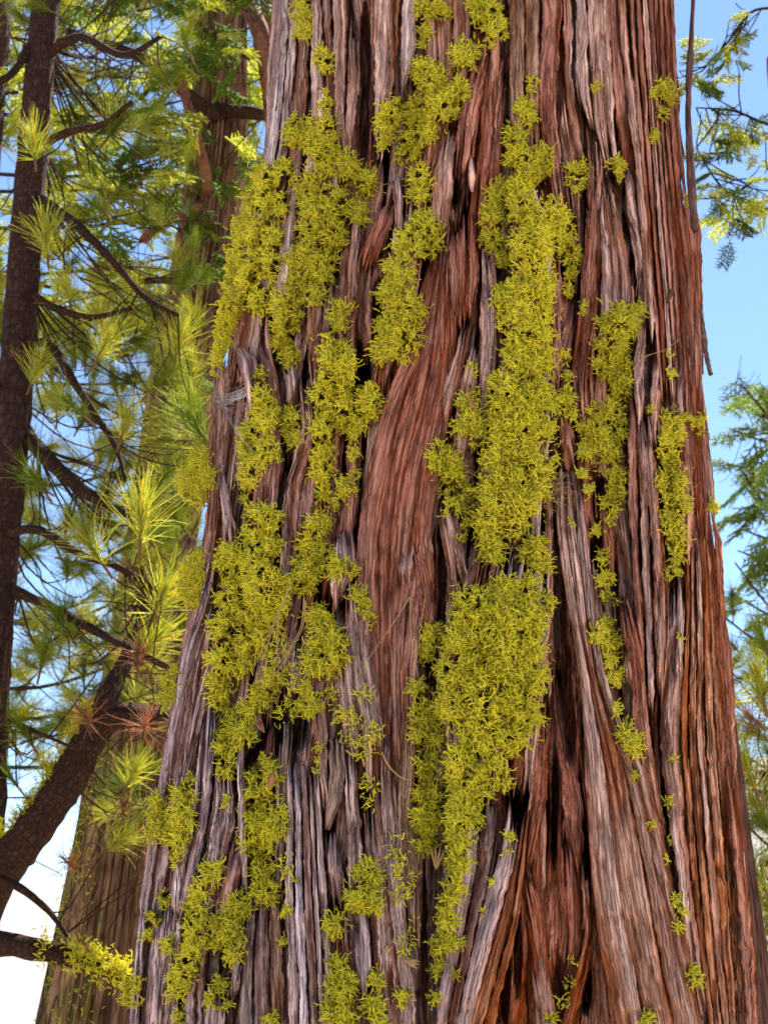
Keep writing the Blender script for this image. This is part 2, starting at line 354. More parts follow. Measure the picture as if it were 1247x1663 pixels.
    mixk = np.clip(.18 + .42*ext(np.broadcast_to(prof, k1[:, 3:-3].shape)) + .30*big + .10*r1 + .14*r2 + .5*crack + .5*k1 + .4*k2 + .4*noise(uw*12, vm*5, sd+31), 0, 1)[..., None]
    fresh = base*np.array([.74, .53, .43]); old = base*.66 + WEATHER*.6 if code in 'GLTB' else base*.92+WEATHER*.22  # crowns weathered grey; shade of flanks and cracks also put into the colour
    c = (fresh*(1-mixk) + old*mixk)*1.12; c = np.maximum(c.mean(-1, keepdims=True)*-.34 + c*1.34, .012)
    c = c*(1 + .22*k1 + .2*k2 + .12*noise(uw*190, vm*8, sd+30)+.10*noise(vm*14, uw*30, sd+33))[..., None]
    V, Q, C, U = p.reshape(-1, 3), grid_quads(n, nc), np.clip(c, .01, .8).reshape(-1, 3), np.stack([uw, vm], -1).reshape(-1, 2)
    nf = int(wmean*(y1-y0)/1100) if lift > -.03 else 0
    if nf:                                                # loose fibres peeling off along the grain
        i0 = rng.integers(2, max(3, n-12), nf); jj = rng.integers(3, nc-3, nf); jj = np.where(rng.uniform(0, 1, nf) < .4, np.where(rng.uniform(0, 1, nf) < .5, 3, nc-4), jj)
        ln = rng.integers(5, 22, nf); st = np.linspace(0, 1, 6)[None]; ii = np.clip(i0[:, None]+(ln[:, None]*st), 0, n-1).astype(int)
        fx_ = X[ii, jj[:, None]] + rng.normal(0, 2.2, nf)[:, None]*st**2; fy_ = Y[ii, jj[:, None]]
        lo = rng.uniform(.0, .006, nf)[:, None]*(st**2 if True else 1) + .0012
        fp, _ = on_trunk(fx_, fy_, Hh[ii, jj[:, None]] + lo)
        fv, fq = tubes3(fp, rng.uniform(.0006, .0016, nf), np.full(nf, .0002)); fc = np.repeat(np.clip(c[i0, jj]*rng.uniform(.8, 1.3, (nf, 1)), 0, .7), 18, 0)
        Q = np.concatenate([Q, fq+len(V)]); U = np.concatenate([U, np.repeat(np.stack([uw[i0, jj], vm[i0, jj]], -1), 18, 0)]); V = np.concatenate([V, fv]); C = np.concatenate([C, fc])
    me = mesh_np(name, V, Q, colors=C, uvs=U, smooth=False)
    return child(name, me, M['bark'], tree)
def fan(codes, lift, rows, k, gap=1.0, **kw):
    """split one traced band into k neighbouring strips"""
    cut = np.sort(np.concatenate([[0, 1], (np.arange(1, k)+rng.uniform(-.25, .25, k-1))/k]))
    for i in range(k):
        rr_ = [(y, a+(b-a)*cut[i]+gap, a+(b-a)*cut[i+1]-gap) for y, a, b in rows]
        strip(codes[i % len(codes)], lift+rng.uniform(-.005, .006), rr_, **kw)

# under-layer: narrow strips set back, seen in the gaps
for i in range(30):
    f0 = (i+.5)/30*2-1
    y = -60.
    while y < 1700:
        ln = rng.uniform(300, 620); ya, yb = y, min(y+ln, 1760)
        rows = []
        for yv in np.linspace(ya, yb, 5):
            xa = np.interp(yv, [0, 262, 480, 831, 1100, 1330, 1663], [446, 430, 385, 338, 292, 250, 212]); xb = np.interp(yv, [0, 330, 640, 831, 1000, 1300, 1663], [1090, 1110, 1140, 1157, 1176, 1200, 1227])
            m = (xa+xb)/2+(xb-xa)/2*f0*1.005 + rng.normal(0, 3); hw = (xb-xa)/60*rng.uniform(.75, 1.15)
            rows.append((yv, m-hw, m+hw))
        edge = abs(f0)
        strip(rng.choice(list('RBTR')), -.038+.026*(edge > .88)+rng.uniform(-.008, .008), rows, wall=.02, res=2.2)
        y = yb - 25

S = strip
# --- top left
S('L', .004, [(-40, 449, 478), (130, 439, 462), (262, 428, 447), (400, 397, 425), (520, 362, 390)])
S('G', .002, [(-40, 477, 492), (130, 463, 476), (262, 448, 466), (420, 425, 450), (540, 400, 430)])
S('G', .000, [(-40, 491, 507), (140, 477, 500), (262, 468, 490), (430, 450, 476), (560, 440, 466)])
S('T', .006, [(-40, 507, 522), (100, 505, 524), (200, 505, 526), (330, 490, 520), (480, 485, 515)])
S('G', .004, [(-40, 523, 538), (120, 525, 542), (260, 528, 552), (400, 520, 545)])
S('T', .006, [(-40, 539, 563), (100, 542, 564), (200, 545, 560), (300, 552, 570)])
S('G', .010, [(18, 566, 583), (70, 564, 583), (130, 564, 584), (180, 562, 578), (250, 560, 572), (300, 556, 570)])
S('D', -.02, [(-40, 565, 600), (100, 582, 608), (270, 578, 606), (330, 575, 610)])
S('T', .010, [(-40, 601, 650), (60, 602, 648), (120, 607, 642), (180, 609, 630), (270, 610, 628)])
S('L', .006, [(-40, 650, 679), (70, 650, 676), (120, 649, 668), (170, 646, 660)])
S('R', .000, [(-40, 680, 706), (80, 690, 710), (170, 690, 712)])
S('T', .003, [(-40, 706, 735), (60, 708, 734), (160, 712, 735), (250, 690, 720), (330, 672, 705)])
S('T', .007, [(-40, 735, 760), (80, 735, 764), (150, 735, 760)])
# --- top centre
S('R', .008, [(40, 770, 800), (110, 765, 790), (180, 748, 778), (260, 737, 770), (298, 736, 764)], bulge=.016)
S('T', .004, [(210, 718, 742), (280, 700, 735), (340, 700, 732), (400, 690, 725)])
S('R', .002, [(20, 790, 822), (120, 784, 814), (220, 778, 806), (320, 770, 796), (420, 770, 790)])
S('B', .004, [(100, 806, 822), (220, 795, 815), (320, 792, 812), (430, 785, 808)])
S('V', .004, [(-40, 828, 852), (100, 827, 852), (220, 832, 855), (330, 835, 860)])
S('V', .005, [(-40, 852, 878), (100, 852, 876), (220, 855, 878), (330, 862, 890)])
S('R', .008, [(-40, 879, 914), (50, 878, 910), (120, 874, 902), (200, 878, 905), (300, 892, 915), (380, 900, 925)])
S('T', .004, [(110, 903, 926), (190, 906, 928), (300, 916, 942), (400, 925, 948)])
S('T', .007, [(-40, 912, 930), (60, 914, 930), (120, 915, 929), (200, 925, 938), (290, 938, 952)])
S('G', .012, [(-40, 933, 950), (60, 934, 953), (130, 934, 956), (180, 942, 962), (215, 950, 968)], bulge=.014)
S('R', .010, [(205, 950, 972), (280, 956, 978), (350, 950, 976), (430, 945, 974), (520, 938, 970), (600, 925, 962), (690, 936, 958)])
S('T', .006, [(-40, 952, 988), (60, 955, 990), (140, 960, 995), (230, 970, 1002), (300, 985, 1012)])
S('R', -.004, [(-40, 985, 1004), (100, 992, 1012), (200, 1000, 1024), (330, 1022, 1036)])
S('T', .010, [(-40, 1000, 1014), (60, 1006, 1020), (150, 1014, 1030), (260, 1030, 1042), (340, 1036, 1048), (460, 1044, 1060), (560, 1050, 1064)], bulge=.013)
S('G', .010, [(272, 972, 985), (330, 973, 1000), (400, 974, 1017), (460, 974, 1026), (500, 972, 1028), (580, 965, 1030)])
S('B', .004, [(250, 1008, 1026), (330, 1012, 1034), (400, 1026, 1044), (480, 1034, 1050), (600, 1028, 1046), (700, 1030, 1046)])
fan('RRTR', .006, [(-40, 1018, 1060), (150, 1030, 1070), (330, 1046, 1082), (500, 1060, 1094), (660, 1070, 1104)], 4, .8)
fan('RRR', .008, [(-40, 1060, 1093), (150, 1068, 1100), (330, 1082, 1117), (440, 1090, 1136), (640, 1104, 1141), (780, 1112, 1148), (900, 1114, 1152)], 4, .8)
# --- broken stub and left column
S('G', .012, [(540, 345, 382), (620, 346, 374), (700, 342, 374), (780, 338, 362), (870, 331, 346)])
S('L', .034, [(560, 380, 392), (582, 383, 419), (605, 391, 420), (635, 398, 418), (672, 405, 415)], 'wood_stub', bulge=.014, jag=.12)
S('G', .012, [(690, 352, 361), (770, 355, 367), (830, 362, 378), (880, 362, 388), (930, 350, 390)])
S('R', .002, [(500, 412, 442), (560, 412, 440), (620, 426, 452), (720, 420, 458), (850, 408, 450), (1000, 400, 450)])
S('T', .010, [(590, 455, 480), (630, 462, 480), (660, 462, 475)])
S('T', .008, [(600, 485, 500), (640, 484, 506), (690, 492, 508), (740, 478, 505), (790, 462, 490), (860, 456, 488), (930, 452, 482), (1010, 455, 480)], bulge=.016)
S('R', .002, [(690, 502, 513), (770, 490, 514), (860, 486, 502), (930, 484, 500)])
S('G', .012, [(420, 505, 545), (500, 500, 540), (570, 500, 532), (630, 506, 524), (680, 506, 516)])
S('B', .002, [(330, 560, 600), (420, 552, 585), (520, 550, 580), (620, 552, 580)])
S('R', .010, [(310, 632, 646), (350, 612, 640), (400, 592, 626), (450, 580, 602)], bulge=.014)
S('T', .010, [(265, 628, 655), (330, 640, 655), (400, 636, 650), (460, 628, 642)], bulge=.012)
S('D', -.012, [(400, 596, 632), (480, 590, 625), (580, 590, 612)])
S('T', .006, [(300, 650, 700), (400, 640, 690), (500, 625, 670), (580, 610, 640), (680, 600, 625)])
# --- broad smooth red panel
fan('RRRRR', .004, [(345, 716, 738), (450, 692, 738), (560, 664, 740), (650, 628, 735), (760, 600, 712), (860, 584, 700), (960, 582, 690), (1080, 592, 676), (1200, 604, 672), (1330, 612, 668)], 4, -.6, bulge=.002, wall=.010, fray=.5)
S('R', .013, [(345, 737, 770), (400, 730, 775), (450, 728, 776), (505, 736, 768), (540, 742, 762)])
S('T', .010, [(520, 744, 770), (600, 728, 752), (660, 712, 736), (705, 708, 732)])
S('T', .008, [(560, 766, 780), (640, 742, 772), (720, 736, 766), (800, 728, 750)])
S('G', .006, [(380, 776, 800), (460, 780, 810), (540, 778, 816), (640, 776, 800), (740, 760, 790)])
S('T', .013, [(870, 654, 670), (900, 650, 672), (940, 652, 668), (972, 658, 666)], bulge=.006)
S('T', .011, [(835, 686, 696), (880, 680, 700), (930, 685, 706), (972, 696, 710)])
S('R', .004, [(780, 676, 700), (880, 668, 690), (980, 680, 708), (1060, 672, 704)])
S('G', .014, [(790, 708, 734), (850, 712, 746), (920, 724, 758), (960, 734, 762), (998, 738, 752)], bulge=.014)
S('D', -.014, [(860, 700, 716), (960, 706, 726), (1040, 704, 724)])
# --- left long edge and inner ridges
S('L', .014, [(890, 342, 354), (960, 324, 344), (1050, 300, 316), (1130, 284, 298), (1220, 267, 280), (1330, 248, 262), (1450, 231, 246), (1560, 219, 234), (1720, 205, 222)], bulge=.014)
S('D', -.006, [(930, 345, 356), (1030, 322, 336), (1130, 302, 318), (1260, 280, 296)])
S('G', .004, [(960, 344, 362), (1060, 318, 340), (1160, 300, 318), (1260, 280, 300), (1400, 258, 276), (1540, 240, 258), (1720, 224, 242)])
S('B', .001, [(1030, 344, 360), (1130, 320, 338), (1230, 302, 316), (1330, 282, 300)])
S('L', .010, [(1130, 338, 350), (1180, 326, 350), (1260, 318, 346), (1340, 306, 336), (1420, 292, 322), (1470, 284, 310), (1520, 280, 296)])
S('G', .004, [(1180, 350, 372), (1300, 346, 384), (1380, 336, 372), (1480, 318, 348), (1580, 300, 332), (1720, 290, 330)])
S('R', .002, [(1340, 378, 396), (1420, 360, 390), (1500, 345, 372), (1560, 340, 360)])
S('G', .008, [(1180, 384, 396), (1280, 386, 398), (1400, 388, 402), (1480, 392, 404)])
S('L', .012, [(1490, 392, 402), (1540, 382, 396), (1592, 376, 386), (1640, 372, 384)])
S('G', .004, [(1430, 262, 284), (1540, 252, 276), (1640, 244, 266), (1720, 240, 262)])
S('G', .006, [(1490, 284, 300), (1560, 276, 294), (1640, 262, 290), (1720, 256, 286)])
S('B', .004, [(1590, 330, 362), (1720, 326, 372)])
fan('VBV', -.012, [(1430, 404, 456), (1550, 392, 460), (1720, 384, 470)], 3)
fan('GLGG', .002, [(1230, 458, 518), (1330, 464, 524), (1450, 462, 532), (1560, 466, 540), (1720, 470, 546)], 5, 1.2)
S('V', -.01, [(1150, 440, 476), (1240, 446, 470), (1330, 448, 464), (1450, 446, 462)])
# --- centre, knot and below
S('G', .008, [(860, 545, 575), (920, 540, 582), (960, 538, 560), (1000, 545, 556)], bulge=.012)
S('B', .006, [(930, 560, 590), (990, 562, 598), (1080, 566, 605), (1180, 586, 622), (1290, 596, 630)])
S('G', .004, [(1010, 545, 566), (1090, 548, 580), (1180, 556, 588), (1260, 566, 592)])
S('G', .008, [(1130, 512, 530), (1220, 516, 534), (1320, 520, 536)])
S('V', .008, [(1180, 532, 556), (1270, 534, 560), (1350, 522, 540)])
S('L', .014, [(1345, 526, 556), (1400, 530, 556), (1450, 538, 560), (1485, 542, 564)])
S('G', .008, [(1200, 558, 578), (1300, 562, 584), (1400, 562, 590), (1480, 566, 590)])
S('L', .012, [(1470, 570, 596), (1540, 576, 602), (1600, 582, 602), (1632, 584, 596)])
S('B', .004, [(1480, 542, 566), (1580, 545, 572), (1720, 540, 580)])
S('B', .006, [(1240, 590, 614), (1340, 592, 622), (1450, 600, 634), (1560, 606, 644), (1720, 610, 660)])
S('B', .004, [(1180, 620, 640), (1280, 616, 644), (1390, 624, 650), (1500, 634, 660), (1600, 646, 672), (1720, 650, 676)])
S('V', .000, [(1100, 655, 676), (1220, 646, 674), (1350, 642, 672), (1450, 656, 682), (1540, 664, 684)])
# --- central lichen ridge
fan('GTG', .010, [(300, 815, 870), (400, 835, 895), (500, 822, 892), (600, 815, 892), (700, 800, 892), (800, 782, 892), (900, 772, 893)], 3, 1, bulge=.012)
fan('GLG', .012, [(880, 768, 890), (1000, 738, 886), (1100, 724, 876), (1200, 722, 866), (1300, 735, 852)], 4, 1, bulge=.012)
fan('LG', .016, [(1290, 738, 856), (1400, 742, 836), (1500, 728, 808), (1600, 714, 780), (1720, 700, 752)], 3, .8, bulge=.012)
S('T', .018, [(770, 880, 894), (850, 884, 898), (940, 886, 898), (1010, 884, 896), (1060, 868, 892), (1120, 862, 884), (1250, 850, 868), (1330, 840, 858)])
fan('OO', .004, [(1310, 852, 862), (1400, 834, 852), (1500, 808, 842), (1600, 778, 818), (1720, 738, 798)], 2, .6)
S('R', -.012, [(1480, 834, 850), (1560, 822, 850), (1720, 800, 850)])
S('G', -.01, [(880, 762, 778), (980, 752, 770)])
# --- cleft
fan('DDR', -.045, [(780, 892, 915), (900, 896, 918), (1000, 892, 932), (1100, 884, 950), (1200, 878, 958)], 3)
S('R', -.024, [(1120, 884, 894), (1200, 868, 892), (1300, 858, 888), (1380, 842, 872), (1440, 838, 866)])
S('R', -.016, [(1390, 838, 862), (1440, 846, 872), (1500, 856, 882), (1560, 864, 890), (1620, 868, 898), (1720, 866, 908)])
S('T', -.008, [(1520, 858, 884), (1580, 862, 892), (1650, 868, 902), (1720, 872, 906)])
S('D', -.034, [(1230, 898, 912), (1380, 890, 912), (1450, 886, 910), (1520, 882, 906), (1600, 888, 904)])
S('R', -.022, [(1060, 894, 906), (1150, 898, 916), (1220, 906, 930), (1300, 914, 944), (1370, 918, 950), (1440, 932, 956)])
S('R', -.004, [(1400, 938, 956), (1450, 944, 962), (1500, 948, 966), (1540, 944, 960), (1580, 934, 954), (1620, 922, 946), (1670, 908, 938), (1720, 900, 930)], bulge=.014)
S('R', -.03, [(1350, 914, 930), (1450, 920, 942), (1530, 922, 944), (1600, 912, 930)])
S('D', -.026, [(1160, 930, 946), (1260, 944, 956), (1360, 950, 960)])
fan('DR', -.032, [(1480, 962, 984), (1560, 954, 990), (1640, 944, 1004), (1720, 936, 1016)], 3)
# --- log-like ridge right of cleft, slanting plank
fan('TTB', .016, [(760, 902, 938), (850, 904, 950), (940, 914, 960), (1030, 930, 970), (1100, 940, 985), (1170, 948, 1008), (1250, 950, 1045), (1330, 954, 1070), (1450, 962, 1098), (1560, 978, 1122), (1720, 1010, 1152)], 3, -.2, bulge=.012, wall=.03, fray=.6)
S('G', .004, [(640, 904, 924), (700, 905, 930), (750, 912, 942), (785, 924, 946)], bulge=.014)
S('R', .010, [(960, 1002, 1016), (1040, 1014, 1038), (1100, 1024, 1048), (1170, 1022, 1052), (1250, 1036, 1064), (1330, 1060, 1078), (1376, 1074, 1084)])
S('D', -.006, [(480, 920, 940), (600, 900, 922), (660, 895, 906)])
S('R', .002, [(380, 890, 905), (500, 892, 912), (600, 893, 908), (700, 896, 908)])
# --- grooved ridges right
S('R', .002, [(640, 1016, 1028), (720, 1018, 1034), (800, 1020, 1036), (900, 1026, 1038), (1000, 1032, 1044), (1120, 1044, 1052)])
S('T', .006, [(650, 1028, 1042), (740, 1034, 1050), (840, 1040, 1056), (940, 1044, 1056), (1060, 1050, 1060), (1170, 1052, 1064)])
S('T', .012, [(655, 1042, 1054), (760, 1048, 1066), (860, 1056, 1076), (960, 1062, 1084), (1060, 1064, 1084), (1160, 1066, 1076)], bulge=.013)
S('G', .006, [(930, 1084, 1110), (1000, 1084, 1110), (1100, 1078, 1108), (1200, 1072, 1102), (1320, 1084, 1110), (1440, 1100, 1122), (1560, 1118, 1138), (1720, 1142, 1156)])
S('D', -.012, [(1100, 1064, 1078), (1240, 1062, 1076), (1380, 1076, 1092)])
S('T', .006, [(560, 1064, 1082), (660, 1054, 1072), (760, 1062, 1076)])
S('R', .006, [(600, 1100, 1116), (700, 1102, 1120), (820, 1106, 1124), (930, 1108, 1124)])
fan('OOTO', .006, [(850, 1112, 1150), (940, 1113, 1160), (1050, 1110, 1166), (1180, 1104, 1176), (1300, 1112, 1184), (1450, 1124, 1196), (1560, 1136, 1204), (1720, 1154, 1216)], 5, .8)
S('R', .012, [(830, 1144, 1157), (890, 1150, 1172), (980, 1156, 1176), (1080, 1164, 1188), (1200, 1174, 1194), (1330, 1182, 1203), (1450, 1193, 1214), (1570, 1203, 1224), (1720, 1212, 1233)], bulge=.014)
S('T', .012, [(320, 1104, 1126), (360, 1112, 1136), (430, 1120, 1139), (540, 1124, 1141), (640, 1128, 1142)], bulge=.016)
# small peeling flakes on the plates
def slope(x, y):
    if 575 < x < 745 and 350 < y < 800: return -.30
    if 940 < x < 1140 and y > 1150: return .20
    if 740 < x < 870 and y > 1300: return -.27
    if x < 480: return -.16 if y > 500 else -.10
    return .06 if x > 980 else 0.
env = HM.copy()
for i in range(120):
    y = rng.uniform(20, 1620); xa = np.interp(y, [0, 480, 831, 1330, 1663], [450, 395, 350, 260, 222]); xb = np.interp(y, [0, 640, 1000, 1663], [1085, 1130, 1165, 1215])
    x = rng.uniform(xa+10, xb-10)
    if i < 34: x, y = (rng.uniform(600, 730), rng.uniform(420, 1200)) if i < 18 else (rng.uniform(965, 1110), rng.uniform(1200, 1640)); x = np.clip(x, *(np.interp(y, [345, 650, 860, 1200], [[716, 628, 584, 604][q_] for q_ in range(4)])+8, 738)) if i < 18 else x
    hl_ = env[int((y+30)/3), int((x+30)/3)]
    if hl_ < -.02: continue
    l, w, m = rng.uniform(26, 95), rng.uniform(4, 13), slope(x, y)
    strip(rng.choice(list('TGRB')), hl_-.0035, [(y+l*f, x+m*l*f-w*.5*e, x+m*l*f+w*.5*e2) for f, e, e2 in ((0, .4, .8), (.3, 1.1, .8), (.7, .8, 1.1), (1, .7, .3))], 'bark_flake', bulge=.003, wall=.006)
# the torn strip that stands free at the right edge, and a loose sliver
def ribbon(name, pts, w, th, mat, parent, tint, sd):
    n = 60; p = smooth_path(pts, n); d, a, b = frames(p)
    s = np.linspace(0, 1, n); ww = w*(.75+.35*noise(s*7, s*0, sd))*np.clip(np.minimum(s, 1-s)*14+.15, 0, 1)
    tt = th*(.8+.4*noise(s*11, s*0+3, sd))
    k = np.arange(10)/10*2*pi
    v = p[:, None] + (ww[:, None]*np.cos(k))[..., None]*np.array([1, 0, 0]) + (tt[:, None]*np.sin(k))[..., None]*np.array([0, 1, 0])
    v = v*1.0; v[..., 0] += .0012*noise(k[None]*3, s[:, None]*30, sd)
    uv = np.stack([np.broadcast_to(k*.01, (n, 10)), np.broadcast_to(s[:, None]*.8, (n, 10))], -1).reshape(-1, 2)
    return child(name, mesh_np(name, v, grid_quads(n, 10, True), colors=np.tile(tint, (n*10, 1)), uvs=uv), M['bark'], parent)
def edge_pt(px, py, dy=0): 
    p, _ = on_trunk(np.array([px]), np.array([py]), np.array([0.01])); return p[0] + np.array([0, dy, 0])
ribbon('torn_bark', [edge_pt(1127, -60), edge_pt(1122, 60), edge_pt(1117, 170), edge_pt(1120, 260), edge_pt(1124, 330), edge_pt(1128, 380)], .0085, .014, M['bark'], tree, (.2, .11, .09), 3)
ribbon('bark_sliver', [edge_pt(1137, 500), edge_pt(1142, 540), edge_pt(1147, 580), edge_pt(1154, 610)], .005, .006, M['bark'], tree, (.26, .17, .14), 4)

# ------------------------------------------------------------------ lichen
from collections import defaultdict
HS = HM.copy()
for _ in range(2):                                       # fill the empty cells and soften
    pad = np.pad(HS, 1, mode='edge'); HS = np.maximum(HS, .25*(pad[:-2, 1:-1]+pad[2:, 1:-1]+pad[1:-1, :-2]+pad[1:-1, 2:]))
HX = HS.copy()
for _ in range(4):                                       # envelope of the ridges, for what rests on them
    pad = np.pad(HX, 1, mode='edge'); HX = np.maximum.reduce([pad[1:-1, 1:-1], pad[1:-1, :-2], pad[1:-1, 2:], pad[:-2, 1:-1], pad[2:, 1:-1]])
for _ in range(4):
    pad = np.pad(HX, 1, mode='edge'); HX = .2*(HX+pad[:-2, 1:-1]+pad[2:, 1:-1]+pad[1:-1, :-2]+pad[1:-1, 2:])
HX -= .006
def hm_env(px, py):
    i = np.clip(((py+30)/3).astype(int), 0, HM.shape[0]-1); j = np.clip(((px+30)/3).astype(int), 0, HM.shape[1]-1); return HX[i, j]
def hm_get(px, py):
    i = np.clip(((py+30)/3).astype(int), 0, HM.shape[0]-1); j = np.clip(((px+30)/3).astype(int), 0, HM.shape[1]-1); return HS[i, j]
def strands(pos, nrm, length, curl, droop, r):
    """curved forked strands from pos along nrm"""
    n = len(pos); d = nrm + rng.normal(0, .45, (n, 3)); d /= np.linalg.norm(d, axis=1, keepdims=True)
    seg = 3; p = [pos]; turn = rng.normal(0, curl, (n, 3))
    for i in range(seg):
        d = d + turn*.6 + rng.normal(0, curl*.7, (n, 3)) + np.array([0, 0, -droop])
        d /= np.linalg.norm(d, axis=1, keepdims=True); p.append(p[-1] + d*(length/seg)[:, None])
        if i == 1: dm = d.copy()
    main = np.stack(p, 1)
    out = [(main, r, r*.5)]
    for f in range(1):
        d = dm + rng.normal(0, .75, (n, 3)); d /= np.linalg.norm(d, axis=1, keepdims=True); q = [main[:, 1+(f == 0)]]
        t2 = rng.normal(0, curl, (n, 3))
        for i in range(2):
            d = d + t2 + rng.normal(0, curl*.6, (n, 3)); d /= np.linalg.norm(d, axis=1, keepdims=True)
            q.append(q[-1] + d*(length*.26)[:, None])
        out.append((np.stack(q, 1), r*.8, r*.42))
    return out
LY = np.array([.80, .68, .045]); LG_ = np.array([.56, .54, .03]); LO = np.array([.36, .27, .05])
def cells(x, y, size, seed):
    """height of rounded lumps scattered about every `size` px, 0..1"""
    gx, gy = np.floor(x/size), np.floor(y/size); best = np.zeros_like(x)
    hsh = lambda a, b, k: (lambda v: v-np.floor(v))(np.sin(a*127.1+b*311.7+seed*74.7+k*53.3)*43758.5453)
    for i in (-1, 0, 1):
        for j in (-1, 0, 1):
            a, b = gx+i, gy+j
            d = np.hypot(x-(a+hsh(a, b, 1))*size, (y-(b+hsh(a, b, 2))*size)*.85)/(size*(.55+.35*hsh(a, b, 3)))
            best = np.maximum(best, np.sqrt(np.maximum(0, 1-d*d))*(.6+.4*hsh(a, b, 4)))
    return best
def lichen(circ, label, group, dense=1.0, thick=2.1, tone=0., ln=1.0):
    circ = np.array(circ, float); circ[:, 2] *= 1.0; sd = int(abs(circ[0, 0]*7+circ[0, 1])) % 997
    e_ = 1.3*circ[:, 2]; x0, x1 = (circ[:, 0]-e_).min(), (circ[:, 0]+e_).max(); y0, y1 = (circ[:, 1]-e_).min(), (circ[:, 1]+e_).max()
    cell = 3.15/math.sqrt(dense)
    gx_, gy_ = np.meshgrid(np.arange(x0, x1, cell), np.arange(y0, y1, cell)); gx_ = gx_.ravel()+rng.uniform(-cell, cell, gx_.size)*.6; gy_ = gy_.ravel()+rng.uniform(-cell, cell, gy_.size)*.6
    dm = []
    def field(x, y):
        wob = 1 + .26*noise(x*.09, y*.09, sd) + .2*noise(x*.25, y*.25, sd+1)
        D = np.hypot(x[..., None]-circ[:, 0], (y[..., None]-circ[:, 1])*.92)/circ[:, 2]/wob[..., None]
        hgt = np.sqrt(np.maximum(0, 1-D*D))*circ[:, 2]; dm.append(D.min(-1)); return hgt.max(-1), np.where(hgt.max(-1) > 0, hgt.argmax(-1), D.argmin(-1))
    H, k = field(gx_, gy_); dmin = dm[0]; rnd = rng.uniform(0, 1, len(gx_))
    hole = noise(gx_*.09, gy_*.07, sd+4)+.5*noise(gx_*.25, gy_*.25, sd+5)
    ok = (((dmin < 1) & (rnd < .6+2.2*(1-dmin))) | ((dmin < 1.28) & (rnd < .10))) & (hole > (-.6 if dense > .8 else -.35))
    gx_, gy_, H, k = gx_[ok], gy_[ok], H[ok], k[ok]
    if not len(gx_): return
    lump = .08+.65*cells(gx_, gy_, 34, sd)+.42*cells(gx_, gy_, 17, sd+3)+.15*noise(gx_*.16, gy_*.16, sd+8)
    hb = hm_env(circ[:, 0], circ[:, 1])[k]*.3 + hm_env(gx_, gy_)*.45 + np.maximum(hm_get(gx_, gy_), -.02)*.25
    up = rng.uniform(.35, 1.02, len(gx_))**.6
    h = hb + np.minimum(H, 32)*.00085*thick*up*lump
    p, nn = on_trunk(gx_, gy_, h)
    rx = np.clip((gx_-circ[k, 0])/circ[k, 2], -1, 1); ry = np.clip(-(gy_-circ[k, 1])/circ[k, 2], -1, 1)
    tang = np.stack([-nn[:, 1], nn[:, 0], 0*rx], 1)
    nv = nn*(.75*np.sqrt(np.maximum(.05, 1-rx**2-ry**2)))[:, None] + tang*(rx*.85)[:, None] + np.array([0, 0, 1.])*(ry*.8-.12)[:, None]
    nv /= np.linalg.norm(nv, axis=1, keepdims=True)
    L_ = rng.uniform(.0055, .0125, len(p))*ln*np.clip(circ[k, 2]/14, .7, 1.15)
    parts = strands(p, nv, L_, .42, .06, rng.uniform(.00085, .00125, len(p)))
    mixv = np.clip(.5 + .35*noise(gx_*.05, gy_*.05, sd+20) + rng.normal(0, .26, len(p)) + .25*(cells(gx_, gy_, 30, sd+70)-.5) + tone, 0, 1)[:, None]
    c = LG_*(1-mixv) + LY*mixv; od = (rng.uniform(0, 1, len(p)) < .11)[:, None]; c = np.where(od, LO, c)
    V, Q, C, off = [], [], [], 0
    if dense > .68:                                      # the felted mass under the strands
        ax_, ay_ = np.arange(x0-3, x1+4, 2.6), np.arange(y0-3, y1+4, 2.6); mx_, my_ = np.meshgrid(ax_, ay_)
        D2, idx = field(mx_, my_); hh_ = D2; lm = .02+.65*cells(mx_, my_, 34, sd)+.42*cells(mx_, my_, 17, sd+3)+.15*noise(mx_*.16, my_*.16, sd+8)
        hb2 = hm_env(circ[:, 0], circ[:, 1])[idx]*.3 + hm_env(mx_, my_)*.45 + np.maximum(hm_get(mx_, my_), -.02)*.25
        hz_ = hb2 + np.where((hh_ > 0) & (noise(mx_*.09, my_*.07, sd+4)+.5*noise(mx_*.25, my_*.25, sd+5) > -.6), np.minimum(hh_, 32)*.00085*thick*.66*lm + .0045*noise(mx_*.33, my_*.33, sd+50) + .002*noise(mx_*.7, my_*.7, sd+51), -.02)
        pc, _ = on_trunk(mx_, my_, hz_); qd = grid_quads(len(ay_), len(ax_)); keep = (hh_.ravel()[qd] > 0).sum(1) >= 3
        V.append(pc.reshape(-1, 3)); Q.append(qd[keep]); off = mx_.size
        C.append(np.tile(LO*.45+LG_*.35, (mx_.size, 1)))
    for path, ra, rb in parts:
        v, q = tubes3(path, ra, rb); V.append(v); Q.append(q+off); off += len(v); C.append(np.repeat(c, path.shape[1]*3, 0))
    V = np.concatenate(V); ctr = p.mean(0)
    o = obj('lichen_clump', mesh_np('lichen_clump', V-ctr, np.concatenate(Q), colors=np.concatenate(C)), M['lichen']); o.location = ctr
    tag(o, label, 'lichen', group)
    return o
GB = 'big lichen mats on the cedar trunk'; GS = 'small lichen tufts on the cedar trunk'; GE = 'lichen tufts hanging off the shaded edge of the trunk'
TINY = 'tiny lichen tuft in the seam beside the slanting plank of bark'
